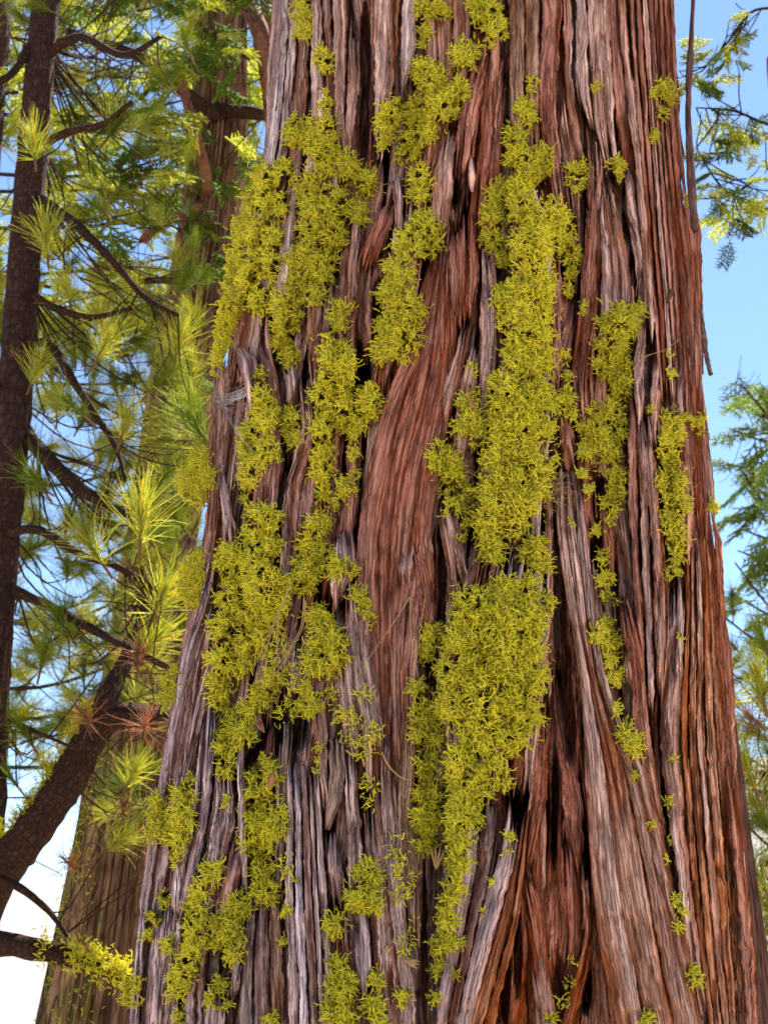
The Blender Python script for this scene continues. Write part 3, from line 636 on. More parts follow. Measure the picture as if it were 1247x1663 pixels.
LICHEN = [
 # circles (x, y, r), label, group, options
 ([(490,18,17),(492,48,15),(491,-8,16)], 'narrow lichen tuft hanging in a groove of pale lavender bark, highest on that side', GS, {}),
 ([(522,92,15),(530,106,12),(520,80,10)], 'small round lichen tuft above a pair of thumb-sized tufts on grey bark', GS, {}),
 ([(527,150,7),(525,168,11),(536,167,8)], 'thumb-sized pair of lichen tufts just above a tall pillow of lichen', GS, {}),
 ([(481,210,22),(478,222,16)], 'ball of lichen beside a tall pillow of lichen near the pale trunk edge', GS, {}),
 ([(525,203,24),(525,235,28),(548,265,24),(572,272,16),(510,228,20),(530,265,20)], 'tall pillow of lichen ending in a point, above a wide mat with a white fleck', GB, {}),
 ([(430,290,22),(456,282,20),(420,328,27),(450,330,20),(405,370,28),(440,385,20),(395,420,30),(428,430,28),(386,462,30),(420,482,26),(376,500,26),(450,492,20),(364,532,18)], 'wide lichen mat wrapping the trunk edge above the broken wood stub', GB, {}),
 ([(356,575,15),(352,600,11),(362,555,14)], 'ragged lichen fringe beside the broken wood stub', GS, {}),
 ([(502,302,24),(520,332,32),(548,332,24),(594,296,22),(576,342,20),(505,370,24),(538,378,27),(490,420,24),(524,430,24),(480,465,22),(508,480,18),(478,508,15),(478,528,11)], 'wide forked lichen mat with a small white fleck of web in it', GB, {}),
 ([(470,578,18),(452,556,14),(456,530,18)], 'rounded lichen clump overhanging a dark hollow beside the wood stub', GS, {}),
 ([(556,505,17),(548,525,14)], 'small lichen tuft on pale flaking bark between two wide mats', GS, {'dense': .8}),
 ([(545,575,28),(556,602,28),(530,640,24),(550,660,28),(526,692,22),(542,622,30),(522,716,16),(556,690,14)], 'long lichen pillow above a narrow gap, beside the smooth red panel', GB, {}),
 ([(600,652,20),(586,678,18),(576,702,12),(602,626,10),(576,735,10)], 'lichen tuft on the edge of the smooth red bark panel', GS, {}),
 ([(424,608,9),(425,645,16),(430,678,22),(410,712,25),(410,745,22),(402,780,17),(396,808,8),(440,730,18),(470,680,17),(476,710,14)], 'forked lichen mat hanging below the pale wood stub', GB, {}),
 ([(326,750,20),(308,782,22),(324,806,18),(335,772,18)], 'ball of lichen bulging out from the trunk edge below the wood stub', GE, {'thick': 1.1}),
 ([(316,932,24),(312,960,22),(324,902,10)], 'rounded lichen tuft sticking out of the trunk edge above the long lavender ridge', GE, {'thick': 1.1}),
 ([(278,1106,17),(272,1135,14),(284,1085,8)], 'small lichen tuft on the outer edge of the long lavender ridge', GE, {'thick': 1.1}),
 ([(425,848,27),(420,880,26),(440,882,18),(415,922,31),(425,952,31),(447,976,23),(462,942,13)], 'thick lichen column with long dry straws lying across its foot', GB, {}),
 ([(372,906,24),(386,932,20),(376,970,27),(400,986,27),(365,1020,25),(400,1030,29),(360,1072,24),(395,1075,22),(352,1110,20),(358,1138,19),(440,1012,18),(420,1042,20)], 'broad lichen mat filling the slope beside the long lavender ridge', GB, {}),
 ([(396,1190,20),(402,1152,18),(422,1130,18),(442,1100,18),(376,1182,22),(366,1212,20),(370,1242,16)], 'lumpy lichen mat below the broad mat by the lavender ridge', GB, {}),
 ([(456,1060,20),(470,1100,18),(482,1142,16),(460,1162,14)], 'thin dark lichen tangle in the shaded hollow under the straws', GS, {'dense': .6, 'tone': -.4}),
 ([(525,742,20),(522,770,17),(525,800,14),(516,850,19),(505,890,22),(500,922,24),(495,950,17)], 'narrow lichen strand running down beside the twisted brown ridge', GB, {}),
 ([(560,790,17),(552,815,13),(576,770,9)], 'open ring of lichen at the edge of the smooth red panel', GS, {'dense': .7}),
 ([(550,920,17),(572,926,11),(532,900,11)], 'small lichen tuft just above the dark knot hole', GS, {'dense': .8}),
 ([(585,975,17),(600,992,12),(575,958,9),(606,1016,6)], 'small lichen tuft just beside the dark knot hole', GS, {'dense': .8}),
 ([(518,1000,17),(532,1040,28),(520,1070,28),(546,1062,21),(510,1112,24),(505,1142,19)], 'bell-shaped lichen pillow hanging below the dark knot hole', GB, {}),
 ([(555,1150,15),(592,1136,15),(572,1176,19),(602,1192,15),(586,1216,17),(545,1126,9)], 'loose branching lichen tuft on brown bark beside the bell-shaped pillow', GS, {'dense': .65}),
 ([(600,1276,13),(606,1306,11),(596,1292,8)], 'wispy lichen tuft on brown bark below the loose branching tuft', GS, {'dense': .5}),
 ([(515,1236,6),(518,1214,7),(514,1252,5)], 'thin lichen fringe on the rim of the dark hollow', GS, {}),
 ([(430,1258,26),(425,1300,31),(432,1340,31),(420,1380,25),(426,1420,21),(432,1450,19),(450,1322,17)], 'long drooping lichen mat above the brown recess', GB, {}),
 ([(372,1298,8),(366,1310,6)], 'scrap of lichen on lavender bark beside the long drooping mat', GS, {'dense': .7}),
 ([(256,1312,19),(262,1340,23),(250,1352,14)], 'dark green lichen ball on the trunk edge, outer of a pair', GE, {'thick': 1.0, 'tone': -.2}),
 ([(296,1290,19),(298,1322,23),(290,1362,19),(287,1396,11),(310,1265,8)], 'tapering lichen clump, inner of a pair near the trunk edge', GS, {}),
 ([(266,1460,13),(250,1490,13),(240,1520,11)], 'trail of lichen slanting down the grey ridges below a pair of clumps', GS, {'dense': .8}),
 ([(272,1535,13)], 'single button of lichen on grey ridged bark', GS, {}),
 ([(345,1415,19),(326,1450,17),(320,1480,17),(316,1510,21),(310,1550,21),(296,1580,19),(286,1608,15)], 'slanting lichen band below the lavender slab', GB, {}),
 ([(386,1470,19),(376,1510,21),(380,1550,15),(352,1500,14),(348,1535,12)], 'lichen clump joined to the slanting band, above the lavender slat', GS, {}),
 ([(360,1600,13),(346,1622,13),(366,1632,9)], 'lichen clump beside the foot of the lavender slat', GS, {}),
 ([(215,1600,16),(212,1622,12),(232,1624,6)], 'lichen tuft on the outer edge of the trunk, lowest of that edge', GE, {'thick': .9}),
 ([(465,1402,11),(470,1428,13)], 'sparse lichen tuft on the grey slats beside the long drooping mat', GS, {'dense': .6}),
 ([(464,1480,9)], 'lichen bit in the brown recess just under the drooping mat', GS, {'dense': .7}),
 ([(460,1530,9)], 'lichen bit in the brown recess, lower of two small bits', GS, {'dense': .7}),
 ([(440,1654,13)], 'lichen tuft at the foot of the brown recess', GS, {}),
 ([(290,1650,11),(300,1668,9)], 'little lichen tuft below the slanting band', GS, {}),
 ([(543,1500,16),(540,1512,12)], 'round lichen tuft below the pale lavender chip', GS, {}),
 ([(550,1570,17),(556,1602,21),(545,1642,21),(562,1655,19)], 'lichen column standing below the round tuft and lavender chip', GB, {}),
 ([(595,1420,23),(590,1450,27),(606,1472,16),(578,1476,10),(598,1392,10)], 'branching lichen clump beside the pale lavender chip', GS, {'dense': .85}),
 ([(650,1370,15),(645,1400,17),(660,1422,15),(650,1452,13)], 'open lichen tangle with dry scales, beside the dark cleft', GS, {'dense': .5}),
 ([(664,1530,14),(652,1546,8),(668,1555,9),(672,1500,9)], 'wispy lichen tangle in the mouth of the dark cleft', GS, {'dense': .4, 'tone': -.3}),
 ([(610,1590,13),(605,1632,17),(622,1652,19),(656,1622,13)], 'lichen clump spreading below the lavender splinter', GS, {'dense': .7}),
 ([(695,12,22),(716,20,15),(690,50,12),(685,72,8)], 'lichen tuft tapering down between two pale plates high on the trunk', GS, {}),
 ([(786,18,28),(802,42,22),(796,72,9),(770,4,16)], 'dripping lichen tuft above a dark fissure, high on the trunk', GS, {}),
 ([(756,86,21)], 'round lichen tuft under the dripping tuft', GS, {}),
 ([(690,114,19),(705,136,25),(741,146,21),(716,170,27),(682,182,24),(736,176,15),(690,212,21),(666,226,17),(655,250,13),(672,242,13)], 'big heart-shaped lichen mound high on the trunk', GB, {}),
 ([(630,186,20),(625,212,17),(640,174,14),(620,238,8)], 'long-haired lichen tuft leaning on the heart-shaped mound', GS, {'tone': -.2}),
 ([(683,290,20),(680,316,17),(672,326,10)], 'egg-shaped lichen tuft between the heart-shaped mound and a long mat', GS, {}),
 ([(690,366,24),(705,386,15),(666,400,27),(650,440,24),(690,402,15),(645,476,27),(660,500,28),(636,532,27),(655,552,27),(620,568,18),(650,576,14)], 'long lichen mat ending in a fat lobe on the smooth red panel', GB, {}),
 ([(766,592,7),(768,606,6)], 'pinch of lichen in the fissure beside the smooth red panel', GS, {}),
 ([(866,130,9),(862,146,8)], 'small lichen tuft topping a chain on olive-brown bark', GS, {}),
 ([(852,178,15),(860,190,13),(846,166,10)], 'curly lichen tuft, second in a chain on olive-brown bark', GS, {}),
 ([(835,226,19),(840,252,21),(862,270,24),(880,255,18),(886,280,11)], 'lichen clump just above the great lichen column', GS, {}),
 ([(938,284,20),(934,302,12)], 'shaggy lichen ball alone on plain bark beside the great column', GS, {}),
 ([(1001,270,14),(1006,288,8)], 'bright lichen button above a slanting dead twig', GS, {'tone': .2}),
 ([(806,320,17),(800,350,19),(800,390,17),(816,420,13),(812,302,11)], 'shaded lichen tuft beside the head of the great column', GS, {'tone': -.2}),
 ([(845,310,24),(850,342,24),(896,350,27),(910,380,24),(880,390,29),(922,412,18),(850,400,24),(866,440,24),(845,470,24),(880,460,22),(926,442,11),(924,470,11),(822,490,21),(850,500,29),(886,492,17),(830,522,24),(870,540,33),(842,560,24)], 'head of the great lichen column, with a dark gap in it', GB, {}),
 ([(949,496,8),(946,508,6)], 'wisp of lichen on a red strip beside the great column', GS, {'dense': .7}),
 ([(850,600,38),(880,580,24),(832,640,38),(866,650,36),(812,692,24),(850,700,40),(880,702,22),(822,750,40),(866,750,33),(802,800,30),(840,810,36),(870,790,23),(796,850,27),(838,848,23),(800,888,22)], 'middle of the great lichen column covering the broad ridge', GB, {}),
 ([(870,888,18),(880,920,15),(868,905,14),(850,900,10)], 'lichen patch on the bare wood between two halves of the great column', GS, {}),
 ([(850,960,24),(880,980,17),(820,962,28),(772,992,33),(800,1010,38),(850,1010,38),(746,1040,28),(780,1060,43),(840,1070,40),(870,1102,23),(740,1090,28),(790,1120,43),(840,1140,33),(736,1150,28),(780,1180,38),(830,1200,28),(860,1160,18)], 'widest lichen mat, the lower great column beside the red cleft', GB, {}),
 ([(746,1240,25),(760,1280,28),(750,1322,26),(745,1360,23),(740,1400,18),(800,1250,22),(820,1270,13),(736,1450,18),(726,1490,16),(716,1530,16),(710,1572,12),(705,1622,9),(740,1532,12)], 'lichen trailing down the lip of the black cleft', GB, {}),
 ([(700,1030,17),(692,1060,13)], 'lichen tuft under the hole beside the smooth red panel', GS, {}),
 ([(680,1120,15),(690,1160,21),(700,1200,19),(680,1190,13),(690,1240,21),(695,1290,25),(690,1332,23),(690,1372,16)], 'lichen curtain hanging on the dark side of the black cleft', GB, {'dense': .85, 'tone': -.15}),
 ([(760,650,16),(746,690,15),(766,682,19),(776,710,15)], 'brownish lichen tuft with a dry scale, beside the great column', GS, {'tone': -.1}),
 ([(720,740,23),(700,756,15),(736,770,21),(740,800,23),(736,820,17)], 'lichen lobe curling over a pale plate beside the great column', GS, {}),
 ([(755,850,10),(752,876,8)], 'thin lichen line along a narrow black slot', GS, {'dense': .8}),
 ([(915,580,10),(920,610,8),(918,648,17),(906,662,10),(926,672,11)], 'lichen streak running beside the great column past its middle', GS, {}),
 ([(1010,520,27),(1036,506,15),(986,526,17),(1000,558,19),(970,590,13),(1000,602,25),(1006,622,21),(976,562,13)], 'lichen mound below the broad grey-purple plate', GB, {}),
 ([(990,670,21),(966,702,21),(1000,702,15),(950,730,15),(986,730,21),(970,672,15),(944,692,9),(990,760,15),(1006,682,11)], 'lichen mound with long loose hairs, below the purple plate', GB, {'dense': .9}),
 ([(945,770,10),(956,796,9)], 'lichen tuft at the head of the log-like ridge', GS, {}),
 ([(1000,780,15),(990,820,17),(972,860,11),(1010,802,9),(985,850,13)], 'lichen drip beside the log-like ridge above a dark nick', GS, {}),
 ([(976,900,11),(980,940,13),(986,970,13),(985,1010,11),(970,1030,13),(990,1042,15),(990,1072,13),(1000,1100,13)], 'lichen rope running down the flank of the log-like ridge', GS, {}),
 ([(1000,1146,9),(998,1160,6)], 'scrap of lichen below the lichen rope', GS, {'dense': .7}),
 ([(1020,1196,17),(1030,1215,15),(1010,1190,9)], 'lichen tuft at the top of the slanting plank', GS, {'dense': .85}),
 ([(1080,140,15),(1060,152,9),(1086,160,13),(1076,182,11)], 'dull lichen tuft on fine ridges near the sunward trunk edge', GS, {'tone': .1}),
 ([(1062,218,9),(1060,230,6)], 'little lichen tuft below the dull tuft near the sunward edge', GS, {}),
 ([(1100,690,13),(1086,682,15),(1086,722,21),(1092,700,19),(1130,682,13),(1116,676,10),(1138,702,8)], 'lichen tuft with an arm reaching round the sunward edge', GS, {}),
 ([(1090,780,24),(1096,820,25),(1086,752,15),(1096,862,21),(1096,900,15),(1092,930,13)], 'long golden lichen pillow on fine ridges near the sunward edge', GB, {'tone': .15}),
 ([(1158,822,10)], 'lichen sprig sticking out of the sunward trunk edge', GE, {'thick': 1.0}),
 ([(1090,606,9),(1086,574,6)], 'faint lichen tuft between fine ridges above the golden pillow', GS, {'dense': .7}),
 ([(1118,325,9)], 'lichen tuft in the crook where torn bark leaves the trunk', GS, {}),
 ([(968,138,8),(966,146,5)], 'lone yellow lichen button high on plain red bark', GS, {'tone': .3}),
 ([(1055,665,8)], 'lichen tuft with a dry scale beside the arm-shaped tuft', GS, {}),
 ([(925,1570,12),(922,1596,9),(912,1626,11)], 'feathery lichen sprig inside the lower cleft', GS, {'dense': .6}),
 ([(895,1656,9)], 'lichen dot below the feathery sprig', GS, {}),
 ([(1050,1655,12)], 'lichen button low on the slanting plank', GS, {}),
 ([(825,1370,11),(820,1386,8),(828,1355,7)], 'lichen tuft on the lavender rim above the orange face', GS, {'dense': .8}),
 ([(1105,1033,7)], 'speck of lichen on the grey strip beside the orange ridges', GS, {}),
 ([(928,848,5)], 'speck of lichen on the log-like ridge', GS, {}),
]
for x, y, r in [(798,1430,6),(785,1480,6),(740,1582,6)]:
    LICHEN.append(([(x, y, r)], 'speck of lichen on the lavender rim below the great column', GS, {'dense': .8}))
for x, y, r in [(1092,1235,7),(1085,1300,8),(1085,1320,6),(1083,1395,6),(1085,1365,5)]:
    LICHEN.append(([(x, y, r)], TINY, GS, {'dense': .7}))
LICHEN.append(([(1058,1340,6)], 'tiny lichen tuft on the face of the slanting plank by its red splinter', GS, {'dense': .7}))
LICHEN.append(([(1030,1258,8)], 'tiny lichen tuft on the slanting plank just under the tuft at its top', GS, {'dense': .7}))
LICHEN.append(([(1095,1460,10),(1105,1482,9),(1102,1505,8)], 'golden lichen trail in the seam beside the slanting plank', GS, {'tone': .2}))
LICHEN.append(([(1128,1590,12),(1124,1575,8)], 'golden lichen tuft at the foot of the seam beside the plank', GS, {'tone': .2}))
for c_, l_, g_, o_ in LICHEN: lichen(c_, l_, g_, **o_)

# ------------------------------------------------------------------ twigs, straws, cobweb caught on the trunk
def lying(name, pts, r, mat, label, cat, group=None, h=.03, tint=None):
    pts = np.array(pts, float); q = smooth_path(np.c_[pts, np.full(len(pts), h) if np.isscalar(h) else h], 14)
    p, _ = on_trunk(q[:, 0], q[:, 1], hm_get(q[:, 0], q[:, 1])*.3+q[:, 2])
    k = np.linspace(0, 1, 14); rr_ = r*(1-.6*k)
    c = p.mean(0); v, f, uv = tube_data(p-c, rr_, 5)
    o = obj(name, mesh_np(name, v, f, colors=None if tint is None else np.tile(tint, (len(v), 1)), uvs=uv), mat); o.location = c
    return tag(o, label, cat, group)
SG = 'dry pine needles caught on the bark'
SL = 'long dry straw-coloured needle caught on the lichen above the dark hollow'
for a in ([(475, 945), (445, 1010), (410, 1090)], [(472, 950), (440, 1030), (418, 1105)], [(456, 985), (450, 1040), (453, 1096)], [(494, 970), (484, 1030), (428, 1112)], [(496, 975), (488, 1028), (434, 1116)]):
    lying('dry_needle', a, .0010, M['straw'], SL, 'needle', SG, .045)
lying('dry_needle', [(665, 970), (640, 1010), (605, 1060), (580, 1100)], .0010, M['straw'], 'long straw slanting across the foot of the smooth red panel', 'needle', SG, .022)
lying('dry_needle', [(666, 970), (668, 1040), (682, 1110)], .0011, M['straw'], 'straw hanging straight down from the peeled plate', 'needle', SG, .024)
lying('dry_needle', [(690, 972), (683, 1020), (679, 1055)], .001, M['straw'], 'short straw hanging beside the black hole', 'needle', SG, .024)
lying('dry_needle', [(1028, 600), (1045, 580), (1080, 568), (1103, 550)], .0011, M['straw'], 'curved straw arching over fine ridges near the sunward edge', 'needle', SG, .035)
lying('dead_twig', [(982, 282), (1002, 318), (1020, 355), (1034, 392)], .0026, M['bark_limb'], 'thin dead twig slanting along the edge of the purple plate', 'twig', None, .026)
lying('dry_twig', [(620, 1222), (632, 1245), (650, 1262), (668, 1267)], .0016, M['straw'], 'curved dry cedar twig on brown bark beside the lichen curtain', 'twig', None, .022)
# loose chips and dry scale sprays
def chip(px, py, l, w, ang, h, mat, name, label, cat, group=None, n=1):
    V, F, off = [], [], 0
    for k in range(n):
        a = radians(ang) + (k-(n-1)/2)*.22
        u = np.linspace(0, 1, 7); ww = w/n*1.1*np.sin(np.clip(u*.9+.08, 0, 1)*pi)**.7*(1+.5*noise(u*6, u*0+px, 3))
        cxp = px + np.cos(a)*l*u; cyp = py - np.sin(a)*l*u
        nx_, ny_ = np.sin(a), np.cos(a)
        p0, _ = on_trunk(cxp-nx_*ww, cyp-ny_*ww, h+.004*u); p1, _ = on_trunk(cxp+nx_*ww, cyp+ny_*ww, h+.004*u); pm, _ = on_trunk(cxp, cyp, h+.003+.006*u)
        pb, _ = on_trunk(cxp, cyp, h-.003+.004*u)
        v = np.stack([p0, pm, p1, pb], 1).reshape(-1, 3); V.append(v); F.append(grid_quads(7, 4, True)+off); off += len(v)
    V = np.concatenate(V); c = V.mean(0); o = obj(name, mesh_np(name, V-c, np.concatenate(F)), mat); o.location = c; return tag(o, label, cat, group)
M['chip'] = plain('orange_chip', (.36, .15, .085), 60, .7)
chip(438, 1278, 26, 4.5, 75, .022, M['chip'], 'bark_chip', 'orange chip of fresh bark wedged in the dark hollow', 'bark chip')
chip(952, 1430, -40, 4, 95, .004, M['chip'], 'bark_flake', 'tan curled flake wedged beside the slanting plank', 'bark flake')
chip(1082, 494, 34, 4, 70, .022, M['bark_limb'], 'bark_chip', 'small reddish curl of bark on the fine ridges above the sliver', 'bark chip')
DS = 'dry cedar scale sprays by the black cleft'
chip(708, 1412, 38, 10, 85, .0, M['straw'], 'dry_spray', 'fan of dry cedar scales standing in the mouth of the black cleft', 'dry spray', DS, 4)
chip(672, 1408, -22, 6, 70, .02, M['straw'], 'dry_spray', 'small dry scale spray hanging in the open lichen tangle', 'dry spray', DS, 3)
chip(628, 1445, 26, 6, -40, .024, M['straw'], 'dry_spray', 'dry scale spray at the tip of the branching lichen clump', 'dry spray', DS, 3)
chip(618, 1555, 26, 6, 50, .02, M['straw'], 'dry_spray', 'dry scale spray leaning above the spreading lichen clump', 'dry spray', DS, 2)
chip(655, 1558, 28, 7, -20, .02, M['straw'], 'dry_spray', 'dry scale spray lying flat in the wispy tangle', 'dry spray', DS, 3)
chip(770, 665, 26, 3.2, 110, .045, M['chip'], 'dry_scale', 'reddish dry scale stuck in the brownish lichen tuft', 'dry spray', DS, 1)
chip(430, 1190, 28, 5, 120, .04, M['chip'], 'dry_spray', 'reddish dry twig scrap in the lumpy lichen mat', 'dry spray', DS, 3)
# cobweb: fine threads bridging the hollow beside the stub
V, F, off = [], [], 0
for k in range(46):
    ya = 648+rng.normal(0, 9); xa = 350+rng.uniform(-4, 12); xb = 402+rng.uniform(-6, 8); yb = 638+rng.normal(0, 10) if k < 34 else 700+rng.normal(0, 30)
    t = np.linspace(0, 1, 6); p, _ = on_trunk(xa+(xb-xa)*t, ya+(yb-ya)*t+4*np.sin(t*pi), .024+.004*np.sin(t*pi)+0*t)
    v, f, _ = tube_data(p, .00012, 3); V.append(v); F.append(f+off); off += len(v)
V = np.concatenate(V); c = V.mean(0); w_ = obj('cobweb', mesh_np('cobweb', V-c, np.concatenate(F)), M['web']); w_.location = c
tag(w_, 'pale cobweb stretched across the dark hollow beside the wood stub', 'cobweb')
V, F, off = [], [], 0
for k in range(110):
    a = rng.uniform(0, 2*pi); xc, yc = 903+rng.normal(0, 10), 800+rng.normal(0, 14); t = np.linspace(0, 1, 6); l = rng.uniform(8, 26)
    p, _ = on_trunk(xc+np.cos(a+t*2)*l*t, yc+np.sin(a+t*2)*l*t*.7, .022+rng.uniform(-.012, .01)+0*t)
    v, f, _ = tube_data(p, .0004, 3); V.append(v); F.append(f+off); off += len(v)
V = np.concatenate(V); c = V.mean(0); w_ = obj('hair_lichen', mesh_np('hair_lichen', V-c, np.concatenate(F)), M['straw']); w_.location = c
tag(w_, 'nest of fine brown hairs at the head of the red cleft', 'lichen')

# ------------------------------------------------------------------ background trees
def ribbons(p0, d, L_, bend, w, nseg=3):
    """flat thin tapering 3-sided needles"""
    n = len(p0); pts = [p0]; dd = d.copy()
    for i in range(nseg):
        dd = dd + bend/nseg; dd /= np.linalg.norm(dd, axis=1, keepdims=True); pts.append(pts[-1]+dd*(L_/nseg)[:, None])
    return tubes3(np.stack(pts, 1), w, w*.35)
def needle_tuft(seed, ncount, color, length=.17, w=.0017, wide=1.0, dead=False):
    r = np.random.default_rng(seed)
    ax = r.uniform(-.07, .03, ncount); ph = r.uniform(0, 2*pi, ncount); el = np.clip(r.normal(.55, .42, ncount)*wide, .02, 2.0)
    d = np.stack([np.sin(el)*np.cos(ph), np.sin(el)*np.sin(ph), np.cos(el)], 1)
    p = np.stack([0*ax, 0*ax, ax], 1)
    bend = r.normal(0, .26, (ncount, 3)) + (np.array([0, 0, -.35 if dead else -.05]))
    L_ = r.uniform(.5, 1.1, ncount)*length
    v, q = ribbons(p, d, L_, bend, np.full(ncount, w))
    c = np.array(color)*(1+r.normal(0, .16, (ncount, 1))) ; c = np.clip(np.where(r.uniform(0, 1, (ncount, 1)) < .12, c*np.array([1.5, 1.15, .8]), c), 0, 1)
    C = np.repeat(c, 12, 0)
    tv, tq, _ = tube_data(np.array([[0, 0, -.12], [0, 0, -.06], [0, 0, .01]]), [.005, .006, .004], 6)
    C = np.concatenate([C, np.tile([.20, .11, .06], (len(tv), 1))]); q = np.concatenate([q, tq+len(v)]); v = np.concatenate([v, tv])
    me = mesh_np('needle_tuft', v, q, colors=C); me.materials.append(M['needle']); return me
def cedar_spray(seed, color, size=.16, lean=.9):
    r = np.random.default_rng(seed); P0, D_, L_, W = [], [], [], []
    def br(p, d, l, lev):
        P0.append(p); D_.append(d); L_.append(l); W.append(.0042 if lev else .0034)
        if lev == 2: return
        side = np.array([-d[1], d[0], 0]) if lev == 0 else np.array([-d[1], d[0], r.normal(0, .25)])
        side = side/np.linalg.norm(side)
        n = (11, 6)[lev]
        for i in range(n):
            f = .12+.85*i/n; s = 1 if i % 2 else -1
            dd = d*.72 + side*s*.75 + r.normal(0, .14, 3); dd /= np.linalg.norm(dd)
            br(p+d*l*f, dd, l*(.52-.28*f)*r.uniform(.8, 1.2) if lev == 0 else l*.36, lev+1)
    br(np.zeros(3), np.array([1., 0, 0]), size, 0)
    P0, D_, L_, W = map(np.array, (P0, D_, L_, W)); bend = r.normal(0, .12, P0.shape)+np.array([0, 0, -.25])
    v, q = ribbons(P0, D_, L_, bend, W, 2)
    c = np.array(color)*(1+r.normal(0, .2, (len(P0), 1))); me = mesh_np('leaf_spray', v, q, colors=np.repeat(np.clip(c, 0, 1), 9, 0)); me.materials.append(M['spray']); return me
TG = [needle_tuft(i, 110, (.21, .27, .03)) for i in range(4)]
TY = [needle_tuft(10+i, 130, (.44, .46, .07), .18) for i in range(3)]
TB = [needle_tuft(20+i, 80, (.34, .17, .09), .15, .0016, 1.5, True) for i in range(2)]
SP = [cedar_spray(30+i, (.12, .18, .02)) for i in range(4)]
SPY = [cedar_spray(40+i, (.44, .46, .055)) for i in range(3)]
SPF = [cedar_spray(50+i, (.20, .27, .05), .2) for i in range(3)]

class Tree:
    def __init__(self, name, label, cat, base, group=None):
        self.e = tag(empty(name, base), label, cat, group); self.base = np.array(base); self.pts = []; self.n = 0
    def trunk(self, pts, radii, mat, sides=28, rough=.05, fr=(6, 9), n=60):
        p = smooth_path(pts, n); r = np.interp(np.linspace(0, 1, n), np.linspace(0, 1, len(radii)), radii)
        tube('trunk', p, r, mat, self.e, sides, rough, 5, fr); self.axis = p; return p
    def limb(self, pts, r0, r1, mat, name='branch', n=26, rough=.12, sides=9):
        p = smooth_path(pts, n); r = np.linspace(r0, r1, n)
        o = tube(name, p, r, mat, self.e, sides, rough, self.n, (8, 22)); self.n += 1; self.pts.append(p[2:]); return o
    def px_limb(self, pix, r0px, r1px, mat, name='branch', **k):
        pts = [P(x, y, Y) for x, y, Y in pix]; a = r0px/FPX*np.linalg.norm(pts[0]); b = r1px/FPX*np.linalg.norm(pts[-1])
        return self.limb(np.array(pts), a, b, mat, name, **k)
    def foliage(self, pos, meshes, axis, scale, mat, name='needle_tuft', sag=.12, r=.0026):
        """a twig from the nearest branch to pos, with a tuft at its end"""
        pos = np.asarray(pos, float); A = np.concatenate(self.pts); d = np.linalg.norm(A-pos, axis=1)
        cand = np.argsort(d)[:25]; q = A[cand[0 if d[cand[0]] > .15 else rng.integers(0, len(cand))]]
        ax = np.array(axis, float); ax /= np.linalg.norm(ax); l = np.linalg.norm(pos-q)
        e = pos-ax*.08*scale
        mid1 = q+(e-q)*.35+np.array([0, 0, -sag*l])+rng.normal(0, .04*l, 3); mid2 = q+(e-q)*.75+np.array([0, 0, -sag*.9*l])+rng.normal(0, .03*l, 3)
        p = smooth_path(np.array([q, mid1, mid2, e]), 11)
        tw = tube('twig', p, np.linspace(r*(1+.8*l), r*.75, 11), mat, self.e, 5, .1, self.n, (8, 30)); self.n += 1
        o = obj(name, meshes[rng.integers(0, len(meshes))], None, tw)
        if name == 'leaf_spray': o.rotation_euler = Vector(ax).to_track_quat('X', 'Z').to_euler()
        else: o.rotation_euler = Vector(ax).to_track_quat('Z', 'Y').to_euler()
        o.location = pos; o.scale = (scale,)*3
        return o
def gz(x, y): return 0.

# 1. young pine at the left: dark scaly trunk leaning across the edge of the picture
def PP(x, y, Y): return P(x, y, Y)
tk = [PP(75, 0, 4.6), PP(47, 330, 4.6), PP(20, 700, 4.6), PP(-12, 1000, 4.6), PP(-60, 1663, 4.6)]
bot = tk[-1].copy(); bot[2] = -.05; bot[0] -= .1; topp = tk[0]+(tk[0]-tk[1])*3
pine = Tree('pine_tree', 'young pine with dark scaly leaning trunk, long needles and a bent mossy limb', 'tree', (bot[0], bot[1], 0))
pine.trunk([bot]+tk[::-1]+[topp], [.13, .085, .07, .062, .058, .055, .04], M['bark_pine'], 26, .07, (14, 30), 130)
LM = M['bark_limb']
pine.px_limb([(-60, 1560, 4.6), (-8, 1430, 4.55), (60, 1340, 4.5), (110, 1265, 4.5), (150, 1195, 4.5), (175, 1165, 4.5)], 33, 21, LM, 'limb', n=40, sides=14)
pine.px_limb([(170, 1172, 4.5), (210, 1160, 4.5), (250, 1163, 4.6), (320, 1160, 4.8), (420, 1150, 5.0)], 18, 10, LM, 'limb', sides=12)
pine.px_limb([(172, 1170, 4.5), (176, 1130, 4.5), (192, 1098, 4.55), (208, 1060, 4.6), (232, 1000, 4.6), (240, 940, 4.6)], 20, 3, M['bark_pine'], 'limb', sides=12)
pine.px_limb([(-60, 1545, 4.6), (0, 1532, 4.4), (60, 1542, 4.3), (120, 1556, 4.3), (165, 1572, 4.3), (210, 1592, 4.3)], 19, 9, LM, 'limb', sides=11)
pine.px_limb([(48, 715, 4.6), (95, 762, 4.5), (140, 800, 4.45), (185, 826, 4.4), (228, 842, 4.35)], 12, 5, LM)
pine.px_limb([(15, 955, 4.6), (80, 985, 4.5), (150, 1022, 4.4), (205, 1050, 4.3), (290, 1092, 4.3)], 8, 4, LM)
pine.px_limb([(60, 318, 4.6), (105, 350, 4.5), (140, 378, 4.4), (190, 432, 4.4), (235, 482, 4.4), (290, 512, 4.4)], 7, 3, LM)
pine.px_limb([(30, 560, 4.6), (80, 560, 4.5), (120, 620, 4.4), (160, 680, 4.4), (190, 730, 4.4), (205, 780, 4.35)], 7, 3, LM)
